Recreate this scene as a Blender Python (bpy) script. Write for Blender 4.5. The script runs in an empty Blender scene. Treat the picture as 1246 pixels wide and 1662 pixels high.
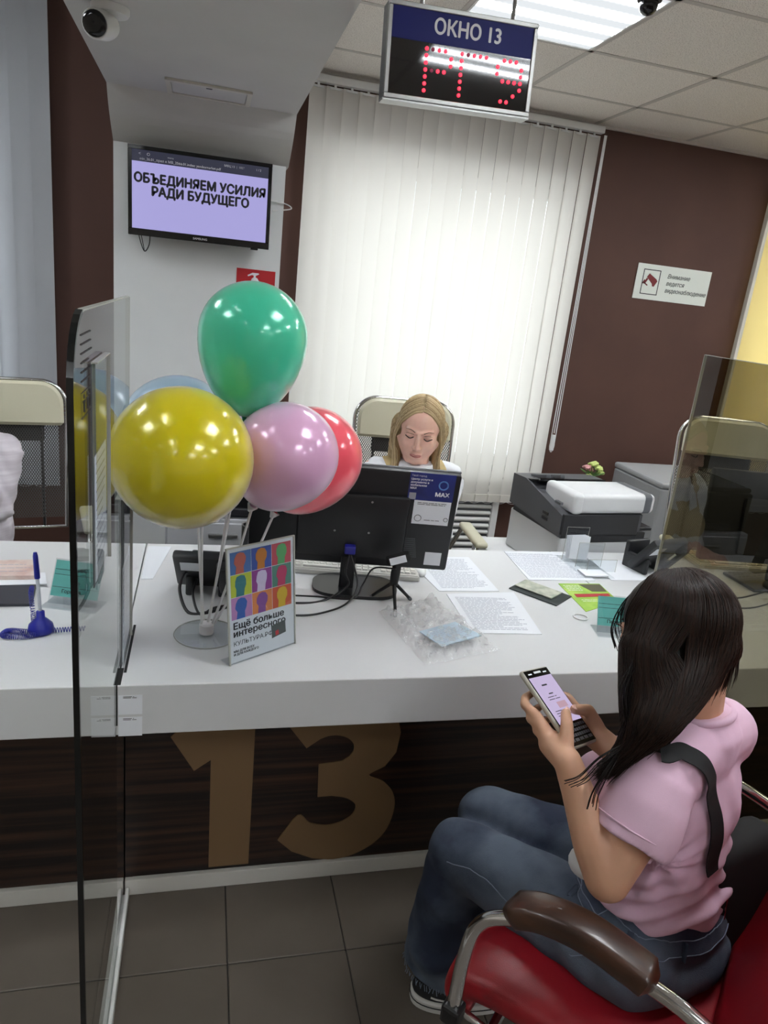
import bpy, bmesh, math, random
import numpy as np
from mathutils import Vector, Matrix
from mathutils.bvhtree import BVHTree
PI = math.pi
S = bpy.context.scene
C = S.collection
rnd = random.Random(7)

# ---------------------------------------------------------------- camera
CAM_R = np.array([[0.967694, -0.228603, 0.106344], [0.03167, -0.308236, -0.950783], [0.250131, 0.923435, -0.291038]])          # rows: right, down, forward
cd = bpy.data.cameras.new('camera'); cam = bpy.data.objects.new('camera', cd); C.objects.link(cam)
cd.sensor_fit = 'VERTICAL'; cd.sensor_height = 36; cd.lens = 25.111
r_, d_, f_ = [Vector(v) for v in CAM_R]
mw = Matrix((r_, -d_, -f_)).transposed().to_4x4(); mw.translation = Vector((0, 0, 1.63))
cam.matrix_world = mw; cd.clip_start = 0.02
S.camera = cam
S.view_settings.view_transform = 'Standard'; S.view_settings.look = 'None'
S.view_settings.gamma = 1; S.view_settings.use_curve_mapping = False
S.view_settings.exposure = 0.15

# ---------------------------------------------------------------- light
CEIL_LIGHT = 25.0      # ceiling light diffusers
SKY = 2.8            # bright overcast day outside the windows
world = bpy.data.worlds.new('sky'); S.world = world; world.use_nodes = True
world.node_tree.nodes['Background'].inputs[0].default_value = (0.93, 0.97, 1.0, 1)
world.node_tree.nodes['Background'].inputs[1].default_value = SKY

# ---------------------------------------------------------------- helpers
def lin(c):
    return tuple(((v/255)/12.92 if v/255 <= 0.04045 else (((v/255)+0.055)/1.055)**2.4) for v in c)
def nodes(m): return m.node_tree.nodes, m.node_tree.links
def mat(name, col, rough=0.5, metal=0.0, **k):
    m = bpy.data.materials.new(name); m.use_nodes = True
    b = m.node_tree.nodes['Principled BSDF']
    b.inputs['Base Color'].default_value = (*lin(col), 1); b.inputs['Roughness'].default_value = rough
    b.inputs['Metallic'].default_value = metal
    for kk, v in k.items():
        kk = kk.replace('_', ' ')
        b.inputs[kk].default_value = (*lin(v), 1) if isinstance(v, tuple) and len(v) == 3 and 'Radius' not in kk else v
    return m
def noise_mat(name, c1, c2, rough=0.5, scale=(10, 10, 10), detail=4, bump=0.0, lo=0.35, hi=0.65, bscale=None, **k):
    m = mat(name, c1, rough, **k); N, L = nodes(m); b = N['Principled BSDF']
    tc = N.new('ShaderNodeTexCoord'); mp = N.new('ShaderNodeMapping'); nz = N.new('ShaderNodeTexNoise')
    mp.inputs['Scale'].default_value = scale; nz.inputs['Scale'].default_value = 1; nz.inputs['Detail'].default_value = detail
    cr = N.new('ShaderNodeValToRGB'); cr.color_ramp.elements[0].position = lo; cr.color_ramp.elements[1].position = hi
    cr.color_ramp.elements[0].color = (*lin(c1), 1); cr.color_ramp.elements[1].color = (*lin(c2), 1)
    L.new(tc.outputs['Object'], mp.inputs[0]); L.new(mp.outputs[0], nz.inputs[0]); L.new(nz.outputs[0], cr.inputs[0])
    L.new(cr.outputs[0], b.inputs['Base Color'])
    if bump:
        bp = N.new('ShaderNodeBump'); bp.inputs['Strength'].default_value = bump; bp.inputs['Distance'].default_value = 0.002
        if bscale:
            n2 = N.new('ShaderNodeTexNoise'); n2.inputs['Scale'].default_value = bscale; n2.inputs['Detail'].default_value = 3
            L.new(tc.outputs['Object'], n2.inputs[0]); L.new(n2.outputs[0], bp.inputs['Height'])
        else: L.new(nz.outputs[0], bp.inputs['Height'])
        L.new(bp.outputs[0], b.inputs['Normal'])
    return m
def emit_mat(name, col, st):
    m = mat(name, (10, 10, 10), 0.4); b = m.node_tree.nodes['Principled BSDF']
    b.inputs['Emission Color'].default_value = (*lin(col), 1); b.inputs['Emission Strength'].default_value = st
    return m

class MB:
    """collects shapes; build() links them as ONE mesh object"""
    def __init__(s): s.v = []; s.f = []
    def add(s, vs, fs):
        n = len(s.v); s.v += [tuple(v) for v in vs]; s.f += [tuple(i+n for i in f) for f in fs]; return s
    def box(s, x0, x1, y0, y1, z0, z1, M=None):
        vs = [(x, y, z) for z in (z0, z1) for y in (y0, y1) for x in (x0, x1)]
        if M is not None: vs = [M @ Vector(v) for v in vs]
        return s.add(vs, [(0, 2, 3, 1), (4, 5, 7, 6), (0, 1, 5, 4), (2, 6, 7, 3), (0, 4, 6, 2), (1, 3, 7, 5)])
    def rbox(s, x0, x1, y0, y1, z0, z1, r=0.005, M=None, seg=2):
        bm = bmesh.new(); bmesh.ops.create_cube(bm, size=1)
        for v in bm.verts:
            v.co = Vector((x0+(v.co.x+.5)*(x1-x0), y0+(v.co.y+.5)*(y1-y0), z0+(v.co.z+.5)*(z1-z0)))
        bmesh.ops.bevel(bm, geom=bm.edges[:]+bm.verts[:], offset=r, segments=seg, profile=0.5, affect='EDGES')
        if M is not None: bm.transform(M)
        bm.verts.index_update(); s.add([v.co[:] for v in bm.verts], [[v.index for v in f.verts] for f in bm.faces]); bm.free(); return s
    def prism(s, pts, t0, t1, M=None):
        """outline in local XY (ccw), extruded along local Z from t0 to t1"""
        n = len(pts); vs = [(x, y, t0) for x, y in pts] + [(x, y, t1) for x, y in pts]
        if M is not None: vs = [M @ Vector(v) for v in vs]
        fs = [tuple(range(n-1, -1, -1)), tuple(range(n, 2*n))] + [(i, (i+1) % n, n+(i+1) % n, n+i) for i in range(n)]
        return s.add(vs, fs)
    def tube(s, pts, r, n=8, cap=True, flat=None):
        pts = [Vector(p) for p in pts]; m = len(pts)
        rs = r if isinstance(r, (list, tuple)) else [r]*m
        vs = []; up = None
        for i, p in enumerate(pts):
            t = (pts[min(i+1, m-1)]-pts[max(i-1, 0)])
            t = t.normalized() if t.length > 1e-9 else Vector((0, 0, 1))
            if up is None:
                up = Vector((0, 0, 1)) if abs(t.z) < 0.9 else Vector((1, 0, 0))
            a = t.cross(up)
            if a.length < 1e-6: a = t.cross(Vector((1, 0, 0)))
            a.normalize(); b = a.cross(t).normalized(); up = b
            for k in range(n):
                w = 2*PI*k/n; q = a*math.cos(w) + b*math.sin(w)*(flat if flat else 1)
                vs.append(p + q*rs[i])
        fs = [(i*n+k, i*n+(k+1) % n, (i+1)*n+(k+1) % n, (i+1)*n+k) for i in range(m-1) for k in range(n)]
        if cap: fs += [tuple(range(n-1, -1, -1)), tuple((m-1)*n+k for k in range(n))]
        return s.add(vs, fs)
    def cap(s, p0, r0, p1, r1, n=16):
        """tapered capsule"""
        p0, p1 = Vector(p0), Vector(p1); t = p1-p0; L = t.length; t = t/L if L > 1e-6 else Vector((0, 0, 1))
        prof = [(-r0*math.cos(a), r0*math.sin(a)) for a in [PI/2*i/5 for i in range(1, 6)]] + [(L+r1*math.sin(a), r1*math.cos(a)) for a in [PI/2*i/5 for i in range(0, 5)]]
        pts = [p0-t*r0*1.0] + [p0+t*x for x, _ in prof] + [p1+t*r1]
        return s.tube(pts, [1e-4]+[q for _, q in prof]+[1e-4], n)
    def chain(s, pr, n=16):
        for a, b in zip(pr[:-1], pr[1:]): s.cap(a[0], a[1], b[0], b[1], n)
        return s
    def ell(s, c, r, M=None, nu=20, nv=12):
        vs = []
        for j in range(nv+1):
            a = PI*j/nv
            for i in range(nu):
                w = 2*PI*i/nu
                vs.append(Vector((r[0]*math.sin(a)*math.cos(w), r[1]*math.sin(a)*math.sin(w), r[2]*math.cos(a))))
        if M is not None: vs = [M.to_3x3() @ v for v in vs]
        c = Vector(c); vs = [v+c for v in vs]
        return s.add(vs, [(j*nu+i, (j+1)*nu+i, (j+1)*nu+(i+1) % nu, j*nu+(i+1) % nu) for j in range(nv) for i in range(nu)])
    def lathe(s, prof, n=24, M=None, c=(0, 0, 0)):
        """profile [(r, z)] bottom to top around local Z"""
        vs = [Vector((r*math.cos(2*PI*k/n)+c[0], r*math.sin(2*PI*k/n)+c[1], z+c[2])) for r, z in prof for k in range(n)]
        if M is not None: vs = [M @ v for v in vs]
        m = len(prof)
        fs = [(i*n+k, i*n+(k+1) % n, (i+1)*n+(k+1) % n, (i+1)*n+k) for i in range(m-1) for k in range(n)]
        fs += [tuple(range(n-1, -1, -1)), tuple((m-1)*n+k for k in range(n))]
        return s.add(vs, fs)
    def grid(s, P, nu, nv, closed=False):
        """P[j][i] points; open sheet"""
        vs = [P[j][i] for j in range(nv) for i in range(nu)]
        fs = [(j*nu+i, j*nu+i+1, (j+1)*nu+i+1, (j+1)*nu+i) for j in range(nv-1) for i in range(nu-1)]
        return s.add(vs, fs)
    def text(s, body, size, M, depth=0.0004, bold=0.0, align='LEFT', sx=1.0, shear=0, spacing=1.0, line=1.0):
        from mathutils.geometry import tessellate_polygon
        c = bpy.data.curves.new('t', 'FONT'); c.body = body; c.size = size; c.align_x = align; c.fill_mode = 'NONE'
        c.shear = shear; c.space_character = spacing; c.space_line = line; c.resolution_u = 3
        o = bpy.data.objects.new('t', c); C.objects.link(o); bpy.context.view_layer.update(); me = o.to_mesh()
        P = [v.co.copy() for v in me.vertices]; nb = {}
        for e in me.edges:
            i, j = e.vertices; nb.setdefault(i, []).append(j); nb.setdefault(j, []).append(i)
        seen = set(); loops = []
        for i in nb:
            if i in seen: continue
            L = [i]; seen.add(i); cur = i
            while True:
                nx = [j for j in nb[cur] if j not in seen]
                if not nx: break
                cur = nx[0] if len(L) > 1 or (nb[cur][0] in seen) else min(nx); seen.add(cur); L.append(cur)
            if len(L) > 2: loops.append(L)
        o.to_mesh_clear(); bpy.data.objects.remove(o); bpy.data.curves.remove(c)
        def area(L): return sum(P[L[k-1]].x*P[L[k]].y-P[L[k]].x*P[L[k-1]].y for k in range(len(L)))/2
        def inside(p, L):
            r = False
            for k in range(len(L)):
                a, b = P[L[k-1]], P[L[k]]
                if (a.y > p.y) != (b.y > p.y) and p.x < (b.x-a.x)*(p.y-a.y)/(b.y-a.y)+a.x: r = not r
            return r
        # a contour lying wholly inside another is a hole (letters with counters); overlapping strokes stay separate solids
        holes = {}; outer = []
        for L in loops:
            best = None
            for K in loops:
                if K is L or abs(area(K)) <= abs(area(L)): continue
                if all(inside(P[i], K) for i in L[::max(1, len(L)//6)]) and (best is None or abs(area(K)) < abs(area(best))): best = K
            if best is not None: holes.setdefault(id(best), []).append(L)
            else: outer.append(L)
        T = M @ Matrix.Diagonal((sx, 1, 1, 1))
        for dx, dy in (((0, 0),) if not bold else ((-1, 0), (1, 0), (0, .8), (0, -.8))):
            B = T @ Matrix.Translation((dx*bold, dy*bold, depth*.15*(dx+2*dy+2)))
            for L in outer:
                grp = [L]+holes.get(id(L), []); flat_ = [i for g in grp for i in g]
                tr = tessellate_polygon([[P[i] for i in g] for g in grp]); n = len(flat_)
                vs = [B @ (P[i]+Vector((0, 0, z))) for z in (0, depth) for i in flat_]
                fs = [tuple(q) for q in tr]+[tuple(k+n for k in q) for q in tr]; k0 = 0
                for g in grp:
                    m_ = len(g); fs += [(k0+k, k0+(k+1) % m_, n+k0+(k+1) % m_, n+k0+k) for k in range(m_)]; k0 += m_
                s.add(vs, fs)
        return s
    def strips(s, w, h, n, M, th=0.0016, depth=0.0002, seed=1, words=True, fill=0.93):
        """rows of small word-like printed strips on a sheet of size w x h, local origin at its lower left"""
        q = random.Random(seed)
        for i in range(n):
            y = h - (i+0.5)*h/n; x = 0; end = w*(q.uniform(0.5, 0.8) if q.random() < 0.15 else q.uniform(fill-.05, 1))
            while x < end:
                wl = q.uniform(0.006, 0.022) if words else end
                x1 = min(x+wl, end); s.box(x, x1, y-th/2, y+th/2, 0, depth, M); x = x1+0.0025
        return s

WM = {}
def fixn(me):
    bm = bmesh.new(); bm.from_mesh(me); bmesh.ops.recalc_face_normals(bm, faces=bm.faces); bm.to_mesh(me); bm.free()
def obj(name, mb, m, parent=None, world=True, smooth=False, recenter=True, fix=True, auto=None):
    """one mesh object; with world=True the collected points are world points and move into the parent's frame"""
    vs = [Vector(v) for v in mb.v]; off = Vector((0, 0, 0))
    if parent is not None:
        if world:
            inv = WM[parent.name].inverted(); vs = [inv @ v for v in vs]
    if recenter and vs:
        xs = [v.x for v in vs]; ys = [v.y for v in vs]; zs = [v.z for v in vs]
        off = Vector(((min(xs)+max(xs))/2, (min(ys)+max(ys))/2, min(zs)))
        vs = [v-off for v in vs]
    me = bpy.data.meshes.new(name); me.from_pydata([v[:] for v in vs], [], mb.f); me.update()
    if fix: fixn(me)
    if smooth:
        me.polygons.foreach_set('use_smooth', [True]*len(me.polygons))
        if auto: me.set_sharp_from_angle(angle=math.radians(auto))
    o = bpy.data.objects.new(name, me); C.objects.link(o); o.location = off
    if m is not None: me.materials.append(m)
    base = WM[parent.name] if parent is not None else Matrix.Identity(4)
    if parent is not None: o.parent = parent
    WM[o.name] = base @ Matrix.Translation(off)
    return o
def thing(name, label, cat, loc=(0, 0, 0), rz=0, group=None):
    o = bpy.data.objects.new(name, None); C.objects.link(o); o.location = loc; o.rotation_euler = (0, 0, rz)
    o.empty_display_size = 0.1
    tag(o, label, cat, group); WM[o.name] = Matrix.Translation(Vector(loc)) @ Matrix.Rotation(rz, 4, 'Z'); return o
def tag(o, label, cat, group=None):
    o['label'] = label; o['category'] = cat
    if group: o['group'] = group
    return o
def struct(name, mb, m, parent=None, **k):
    o = obj(name, mb, m, parent, **k)
    if parent is None: o['kind'] = 'structure'
    return o
def sthing(name, loc=(0, 0, 0)):
    o = bpy.data.objects.new(name, None); C.objects.link(o); o.location = loc; o['kind'] = 'structure'
    WM[o.name] = Matrix.Translation(Vector(loc)); return o
def piece(name, me, loc, parent, rz=0):
    o = bpy.data.objects.new(name, me); C.objects.link(o); o.parent = parent
    o.location = loc; o.rotation_euler = (0, 0, rz); return o
def meshdata(name, mb, m, smooth=False):
    me = bpy.data.meshes.new(name); me.from_pydata(mb.v, [], mb.f); fixn(me)
    if smooth: me.polygons.foreach_set('use_smooth', [True]*len(me.polygons))
    me.materials.append(m); return me
def dup(root, loc, rz, label=None):
    r = root.copy(); C.objects.link(r); r.location = loc; r.rotation_euler = (0, 0, rz)
    if label: r['label'] = label
    WM[r.name] = Matrix.Translation(Vector(loc)) @ Matrix.Rotation(rz, 4, 'Z')
    for ch in list(root.children):
        c = ch.copy(); C.objects.link(c); c.parent = r
        for g in ch.children:
            d = g.copy(); C.objects.link(d); d.parent = c
    return r
def frame(o, u, v):
    """matrix with origin o, local X along u, local Y near v, local Z = normal"""
    u = Vector(u).normalized(); v = Vector(v); v = (v-u*v.dot(u)).normalized(); w = u.cross(v)
    m = Matrix((u, v, w)).transposed().to_4x4(); m.translation = Vector(o); return m
WALLF = lambda x, y, z: frame((x, y, z), (1, 0, 0), (0, 0, 1))       # faces -Y (towards the public)
def remesh(o, voxel, smooth=4, factor=0.5, disp=None):
    """bake a voxel union of overlapping shapes into one continuous skin"""
    a = o.modifiers.new('r', 'REMESH'); a.mode = 'VOXEL'; a.voxel_size = voxel
    if smooth:
        b = o.modifiers.new('s', 'SMOOTH'); b.iterations = smooth; b.factor = factor
    bpy.context.view_layer.update(); dg = bpy.context.evaluated_depsgraph_get()
    me = bpy.data.meshes.new_from_object(o.evaluated_get(dg)); mats = list(o.data.materials)
    o.modifiers.clear(); old = o.data; o.data = me; bpy.data.meshes.remove(old)
    if not me.materials:
        for m in mats: me.materials.append(m)
    if disp:
        n = len(me.vertices); co = np.empty(n*3); me.vertices.foreach_get('co', co); co = co.reshape(-1, 3)
        no = np.array([v.normal[:] for v in me.vertices]); W = np.array(WM[o.name].translation)
        co = co + no*disp(co+W)[:, None]; me.vertices.foreach_set('co', co.ravel()); me.update()
    me.polygons.foreach_set('use_smooth', [True]*len(me.polygons)); return o
def bez(p, n=12):
    """Catmull-Rom through points"""
    p = [Vector(q) for q in p]; p = [p[0]*2-p[1]]+p+[p[-1]*2-p[-2]]; out = []
    for i in range(1, len(p)-2):
        for k in range(n):
            t = k/n; a, b, c, d = p[i-1], p[i], p[i+1], p[i+2]
            out.append(0.5*((2*b)+(c-a)*t+(2*a-5*b+4*c-d)*t*t+(3*b-a-3*c+d)*t**3))
    out.append(p[-2]); return out

# ---------------------------------------------------------------- materials
M_wall_brown = noise_mat('brown_paint', (77, 50, 42), (82, 54, 45), 0.75, (3, 3, 3), bump=0.05, bscale=300)
M_wall_white = noise_mat('white_paint', (208, 211, 212), (214, 216, 216), 0.8, (3, 3, 3), bump=0.04, bscale=250)
M_soffit = noise_mat('soffit_paint', (196, 195, 192), (201, 200, 197), 0.85, (3, 3, 3))
M_tile_c = noise_mat('mineral_fibre_tile', (240, 234, 227), (170, 160, 152), 0.95, (260, 260, 260), detail=1, bump=0.3, lo=0.57, hi=0.68)
M_grid = mat('ceiling_grid_paint', (196, 190, 184), 0.5)
M_dark = mat('dark_void', (20, 20, 20), 0.9)
M_slat = bpy.data.materials.new('blind_fabric'); M_slat.use_nodes = True
def blind_fabric(m, col, trans, c2=None):
    m.use_nodes = True; N, L = nodes(m); N.clear(); out = N.new('ShaderNodeOutputMaterial')
    d = N.new('ShaderNodeBsdfDiffuse'); t = N.new('ShaderNodeBsdfTranslucent'); mx = N.new('ShaderNodeMixShader')
    d.inputs[0].default_value = (*lin(col), 1); t.inputs[0].default_value = (*lin(c2 or col), 1); mx.inputs[0].default_value = trans
    L.new(d.outputs[0], mx.inputs[1]); L.new(t.outputs[0], mx.inputs[2]); L.new(mx.outputs[0], out.inputs[0])
blind_fabric(M_slat, (226, 223, 217), 0.42, (242, 238, 228))
M_slat_dimmed = bpy.data.materials.new('blind_fabric_dimmed'); blind_fabric(M_slat_dimmed, (196, 200, 206), 0.3)  # left blind's weaker daylight put into a greyer copy of the fabric
M_yellow_blind = bpy.data.materials.new('yellow_blind'); blind_fabric(M_yellow_blind, (240, 226, 170), 0.6, (250, 238, 190))
M_white_pl = mat('white_plastic', (222, 222, 220), 0.35)
M_offwhite = mat('offwhite_plastic', (200, 196, 184), 0.4)
M_black_pl = mat('black_plastic', (14, 14, 16), 0.35)
M_black_matte = mat('black_matte', (12, 12, 13), 0.7)
M_grey_pl = mat('grey_plastic', (96, 98, 102), 0.45)
M_alu = mat('brushed_aluminium', (150, 150, 148), 0.38, 0.8)
M_chrome = mat('chrome', (215, 215, 215), 0.12, 1.0)
M_paper = mat('paper', (226, 229, 234), 0.8)
M_ink = mat('ink', (160, 163, 178), 0.8)
M_inkd = mat('dark_ink', (38, 38, 44), 0.7)
M_white_ink = mat('white_print', (225, 225, 228), 0.6)
def glass_mat(name, tint, ior=1.6, rough=0.0):
    m = bpy.data.materials.new(name); m.use_nodes = True; N, L = nodes(m); N.clear(); out = N.new('ShaderNodeOutputMaterial')
    tr = N.new('ShaderNodeBsdfTransparent'); gl = N.new('ShaderNodeBsdfGlossy'); mx = N.new('ShaderNodeMixShader'); fr = N.new('ShaderNodeFresnel')
    ge = N.new('ShaderNodeNewGeometry'); mu = N.new('ShaderNodeMath'); iv = N.new('ShaderNodeMath')
    tr.inputs[0].default_value = (*lin(tint), 1); gl.inputs['Roughness'].default_value = rough; gl.inputs[0].default_value = (0.95, 0.95, 0.95, 1)
    fr.inputs[0].default_value = ior; iv.operation = 'SUBTRACT'; iv.inputs[0].default_value = 1; mu.operation = 'MULTIPLY'
    L.new(ge.outputs['Backfacing'], iv.inputs[1]); L.new(iv.outputs[0], mu.inputs[0]); L.new(fr.outputs[0], mu.inputs[1])
    L.new(mu.outputs[0], mx.inputs[0]); L.new(tr.outputs[0], mx.inputs[1]); L.new(gl.outputs[0], mx.inputs[2]); L.new(mx.outputs[0], out.inputs[0])
    return m
M_glass = glass_mat('partition_glass', (236, 238, 236), 1.75)
M_glass_s = glass_mat('smoky_glass', (190, 186, 170), 1.6)
M_acrylic = glass_mat('clear_acrylic', (243, 245, 246), 1.5)
M_edge = mat('glass_edge', (10, 12, 12), 0.15)
M_edge_l = mat('glass_edge_light', (176, 176, 168), 0.2)

# ---------------------------------------------------------------- room shell
ZC = 2.67; YW = 4.16; X0, X1, Y0 = -3.3, 5.1, -3.89
FZ = mat('tile_grout', (44, 41, 38), 0.9)
floor = sthing('floor')
struct('screed', MB().box(X0, X1, Y0, YW+.3, -0.03, -0.004), FZ, floor)
M_ft = noise_mat('floor_tile_glaze', (88, 80, 72), (95, 87, 79), 0.42, (5, 5, 5), detail=5, bump=0.06, bscale=120)
b = MB().rbox(-0.1485, 0.1485, -0.1485, 0.1485, -0.012, 0, 0.0015, seg=1); ft = meshdata('floor_tile', b, M_ft)
big = MB()
for i in range(-12, 17):
    for j in range(-18, 10):
        x = 0.1035+0.3*i+0.15; y = 1.385+0.3*j+0.15
        if x < X0 or x > X1 or y < Y0 or y > YW: continue
        if -1.4 < x < 2.4 and 0.2 < y < 1.75: piece('floor_tile', ft, (x, y, 0), floor)
        else: big.rbox(x-.1485, x+.1485, y-.1485, y+.1485, -0.012, 0, 0.0015, seg=1)
o = obj('distant_floor_tiles', big, M_ft, floor); o['kind'] = 'stuff'
# walls
def wall(name, x0, x1, y0, y1, z0, z1, m): return struct(name, MB().box(x0, x1, y0, y1, z0, z1), m)
W1 = (0.50, 2.09, 0.62, 2.33)    # middle window opening x0, x1, z0, z1
W0 = (-2.6, -1.0, 0.62, 2.33)    # left window
W2 = (3.37, 4.75, 0.75, 2.45)    # right window
wb = MB(); xs = [X0]
for w in (W0, W1, W2):
    wb.box(xs[-1], w[0], YW, YW+.3, 0, ZC+.6); wb.box(w[0], w[1], YW, YW+.3, 0, w[2]); wb.box(w[0], w[1], YW, YW+.3, w[3], ZC+.6); xs.append(w[1])
wb.box(xs[-1], X1, YW, YW+.3, 0, ZC+.6)
struct('wall_back', wb, M_wall_brown)
M_side = mat('side_wall_paint', (206, 198, 188), 0.85)
wall('wall_left', X0-.1, X0, Y0, YW, 0, ZC+.6, M_side); wall('wall_right', X1, X1+.1, Y0, YW, 0, ZC+.6, M_side); wall('wall_front', X0, X1, Y0-.1, Y0, 0, ZC+.6, M_side)
for k, w in enumerate((W0, W1, W2)):
    t = sthing('window_%d' % (k+1), ((w[0]+w[1])/2, YW+.2, w[2]))
    f = MB(); x0, x1, z0, z1 = w
    f.box(x0, x1, YW+.17, YW+.23, z0, z0+.06).box(x0, x1, YW+.17, YW+.23, z1-.06, z1).box(x0, x0+.06, YW+.17, YW+.23, z0, z1).box(x1-.06, x1, YW+.17, YW+.23, z0, z1)
    struct('window_frame', f, M_white_pl, t)
    struct('window_pane', MB().box(x0+.06, x1-.06, YW+.195, YW+.201, z0+.06, z1-.06), M_acrylic, t)
    struct('window_sill', MB().rbox(x0-.05, x1+.05, YW-.03, YW+.2, z0-.035, z0, .008), M_white_pl, t)
# ceiling: every tile a piece, dark joints and a metal grid
ceil = sthing('ceiling')
struct('ceiling_slab', MB().box(X0, X1, Y0, YW+.3, ZC+.55, ZC+.6), M_dark, ceil)
gx = [1.5+.6*i for i in range(-8, 7)]; gy = [3.11+.6*j for j in range(-12, 3)]
FIX = [(0.9, 2.51), (0.9, 0.71), (0.9, -1.09), (0.9, -2.89), (-0.9, 0.71), (-0.9, -1.09), (-2.1, 2.51), (-2.1, .71), (2.7, 2.51), (2.7, 0.71), (2.7, -1.09), (3.9, 2.51), (-0.9, -2.89), (2.7, -2.89)]
def isfix(x, y): return any(abs(x-a) < .05 and abs(y-b_) < .05 for a, b_ in FIX)
HI = .30      # the bay left of the soffit has a higher ceiling
tb = MB().rbox(-.2925, .2925, -.2925, .2925, 0, .012, .003, seg=1); ct = meshdata('ceiling_tile', tb, M_tile_c)
grid = MB(); LAST = YW - 3.71
grid = MB()
for x in gx:
    h_ = HI if x < -.35 else 0; grid.box(x-.012, x+.012, Y0, YW, ZC-.001+h_, ZC+.002+h_)
for y in gy:
    if y < YW: grid.box(-.1, X1, y-.012, y+.012, ZC-.001, ZC+.002); grid.box(X0, -.1, y-.012, y+.012, ZC-.001+HI, ZC+.002+HI)
grid.box(-.1, X1, YW-.02, YW, ZC-.012, ZC+.002); grid.box(X0, -.1, YW-.02, YW, ZC-.012+HI, ZC+.002+HI)
struct('ceiling_grid', grid, M_grid, ceil)
for x in gx:
    for y in gy:
        if y > YW-.1 or isfix(x, y) or x+.6 > X1+.35: continue
        h_ = HI if x < -.35 else 0
        if y+.6 > YW: # the cut row along the window wall
            e = YW-y-.02; o = obj('ceiling_tile', MB().rbox(x+.008, x+.592, y+.008, y+e, ZC+.001+h_, ZC+.013+h_, .003, seg=1), M_tile_c, ceil)
        else: piece('ceiling_tile', ct, (x+.3, y+.3, ZC+.001+h_), ceil)
# ceiling light panels: prismatic diffuser lit by four rows of diodes
def diffuser_mat():
    m = bpy.data.materials.new('lit_diffuser'); m.use_nodes = True; N, L = nodes(m); N.clear(); out = N.new('ShaderNodeOutputMaterial')
    em = N.new('ShaderNodeEmission'); tc = N.new('ShaderNodeTexCoord'); sp = N.new('ShaderNodeSeparateXYZ'); L.new(tc.outputs['Object'], sp.inputs[0])
    def mth(op, a, b=None):
        n = N.new('ShaderNodeMath'); n.operation = op
        for i, q in enumerate((a, b)):
            if q is None: continue
            if isinstance(q, (int, float)): n.inputs[i].default_value = q
            else: L.new(q, n.inputs[i])
        return n.outputs[0]
    y = mth('MULTIPLY', sp.outputs['Y'], 2*PI/0.14); s = mth('COSINE', y); s = mth('ADD', mth('MULTIPLY', s, -0.5), 0.5)
    s = mth('POWER', s, 6)
    x = mth('COSINE', mth('MULTIPLY', sp.outputs['X'], 2*PI/0.024)); x = mth('ADD', mth('MULTIPLY', x, 0.4), 0.6)
    g = mth('COSINE', mth('MULTIPLY', mth('ADD', sp.outputs['X'], sp.outputs['Y']), 2*PI/0.012)); g = mth('ADD', mth('MULTIPLY', g, 0.06), 0.94)
    st = mth('MULTIPLY', mth('ADD', mth('MULTIPLY', mth('MULTIPLY', s, x), 5.2), 0.034), g)
    L.new(mth('MULTIPLY', st, CEIL_LIGHT), em.inputs[1]); em.inputs[0].default_value = (0.92, 0.965, 1.0, 1)
    L.new(em.outputs[0], out.inputs[0]); return m
M_diff = diffuser_mat()
def light_panel(label):
    t = thing('ceiling_light', label, 'light', (0, 0, ZC), 0, 'square light panels in the ceiling')
    obj('diffuser', MB().box(-.285, .285, -.285, .285, 0, .004), M_diff, t, world=False)
    f = MB()
    for a, b_ in ((-.292, -.283), (.283, .292)): f.box(a, b_, -.292, .292, -.003, .03).box(-.292, .292, a, b_, -.003, .03)
    obj('light_frame', f, M_white_pl, t, world=False); return t
L0 = light_panel('bright square ceiling light panel behind the hanging number sign')
for i, (x, y) in enumerate(FIX):
    if i == 0: L0.location = (x+.3, y+.3, ZC)
    else: dup(L0, (x+.3, y+.3, ZC+(HI if x < -.35 else 0)), 0, 'square ceiling light panel behind or beside the camera, outside the photo')

# column with a cove and a boxed soffit that runs towards the camera
PX0, PX1 = -0.432, 0.352
struct('wall_column', MB().box(PX0, PX1, 3.8, YW, 0, 2.16), M_wall_white)
sf = MB(); n = 8
prof = [(Y0, 2.345), (3.57, 2.345)] + [(3.57+.23*t-0.03*math.sin(PI*t), 2.345-.185*t+.0*t) for t in [k/n for k in range(1, n+1)]] + [(YW, 2.16), (YW, ZC+.32), (Y0, ZC+.32)]
A = [(PX0, y, z) for y, z in prof] + [(PX1+.012, y, z) for y, z in prof]; k = len(prof)
sf.add(A, [tuple(range(k-1, -1, -1)), tuple(range(k, 2*k))] + [(i, (i+1) % k, k+(i+1) % k, k+i) for i in range(k)])
struct('trim_1', sf, M_soffit)
# vent / access grille
t = thing('vent_cover', 'pale rectangular vent cover set in the white soffit', 'vent', (-.015, 3.42, 2.345))
f = MB()
for a in ((-.17, .17, -.12, -.095), (-.17, .17, .095, .12), (-.17, -.15, -.095, .095), (.15, .17, -.095, .095)): f.box(*a, -.009, -.0005)
obj('vent_frame', f, M_offwhite, t, world=False)
obj('vent_panel', MB().rbox(-.148, .148, -.092, .092, -.006, -.0005, .002), M_soffit, t, world=False)
obj('latch', MB().rbox(-.012, .012, -.088, -.078, -.01, -.006, .001), M_grey_pl, t, world=False)
# kick board along the counter base is part of the counter; skirting on the window wall
struct('baseboard_back', MB().box(.352, X1, YW-.018, YW, 0, .07), M_white_pl)

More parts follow.
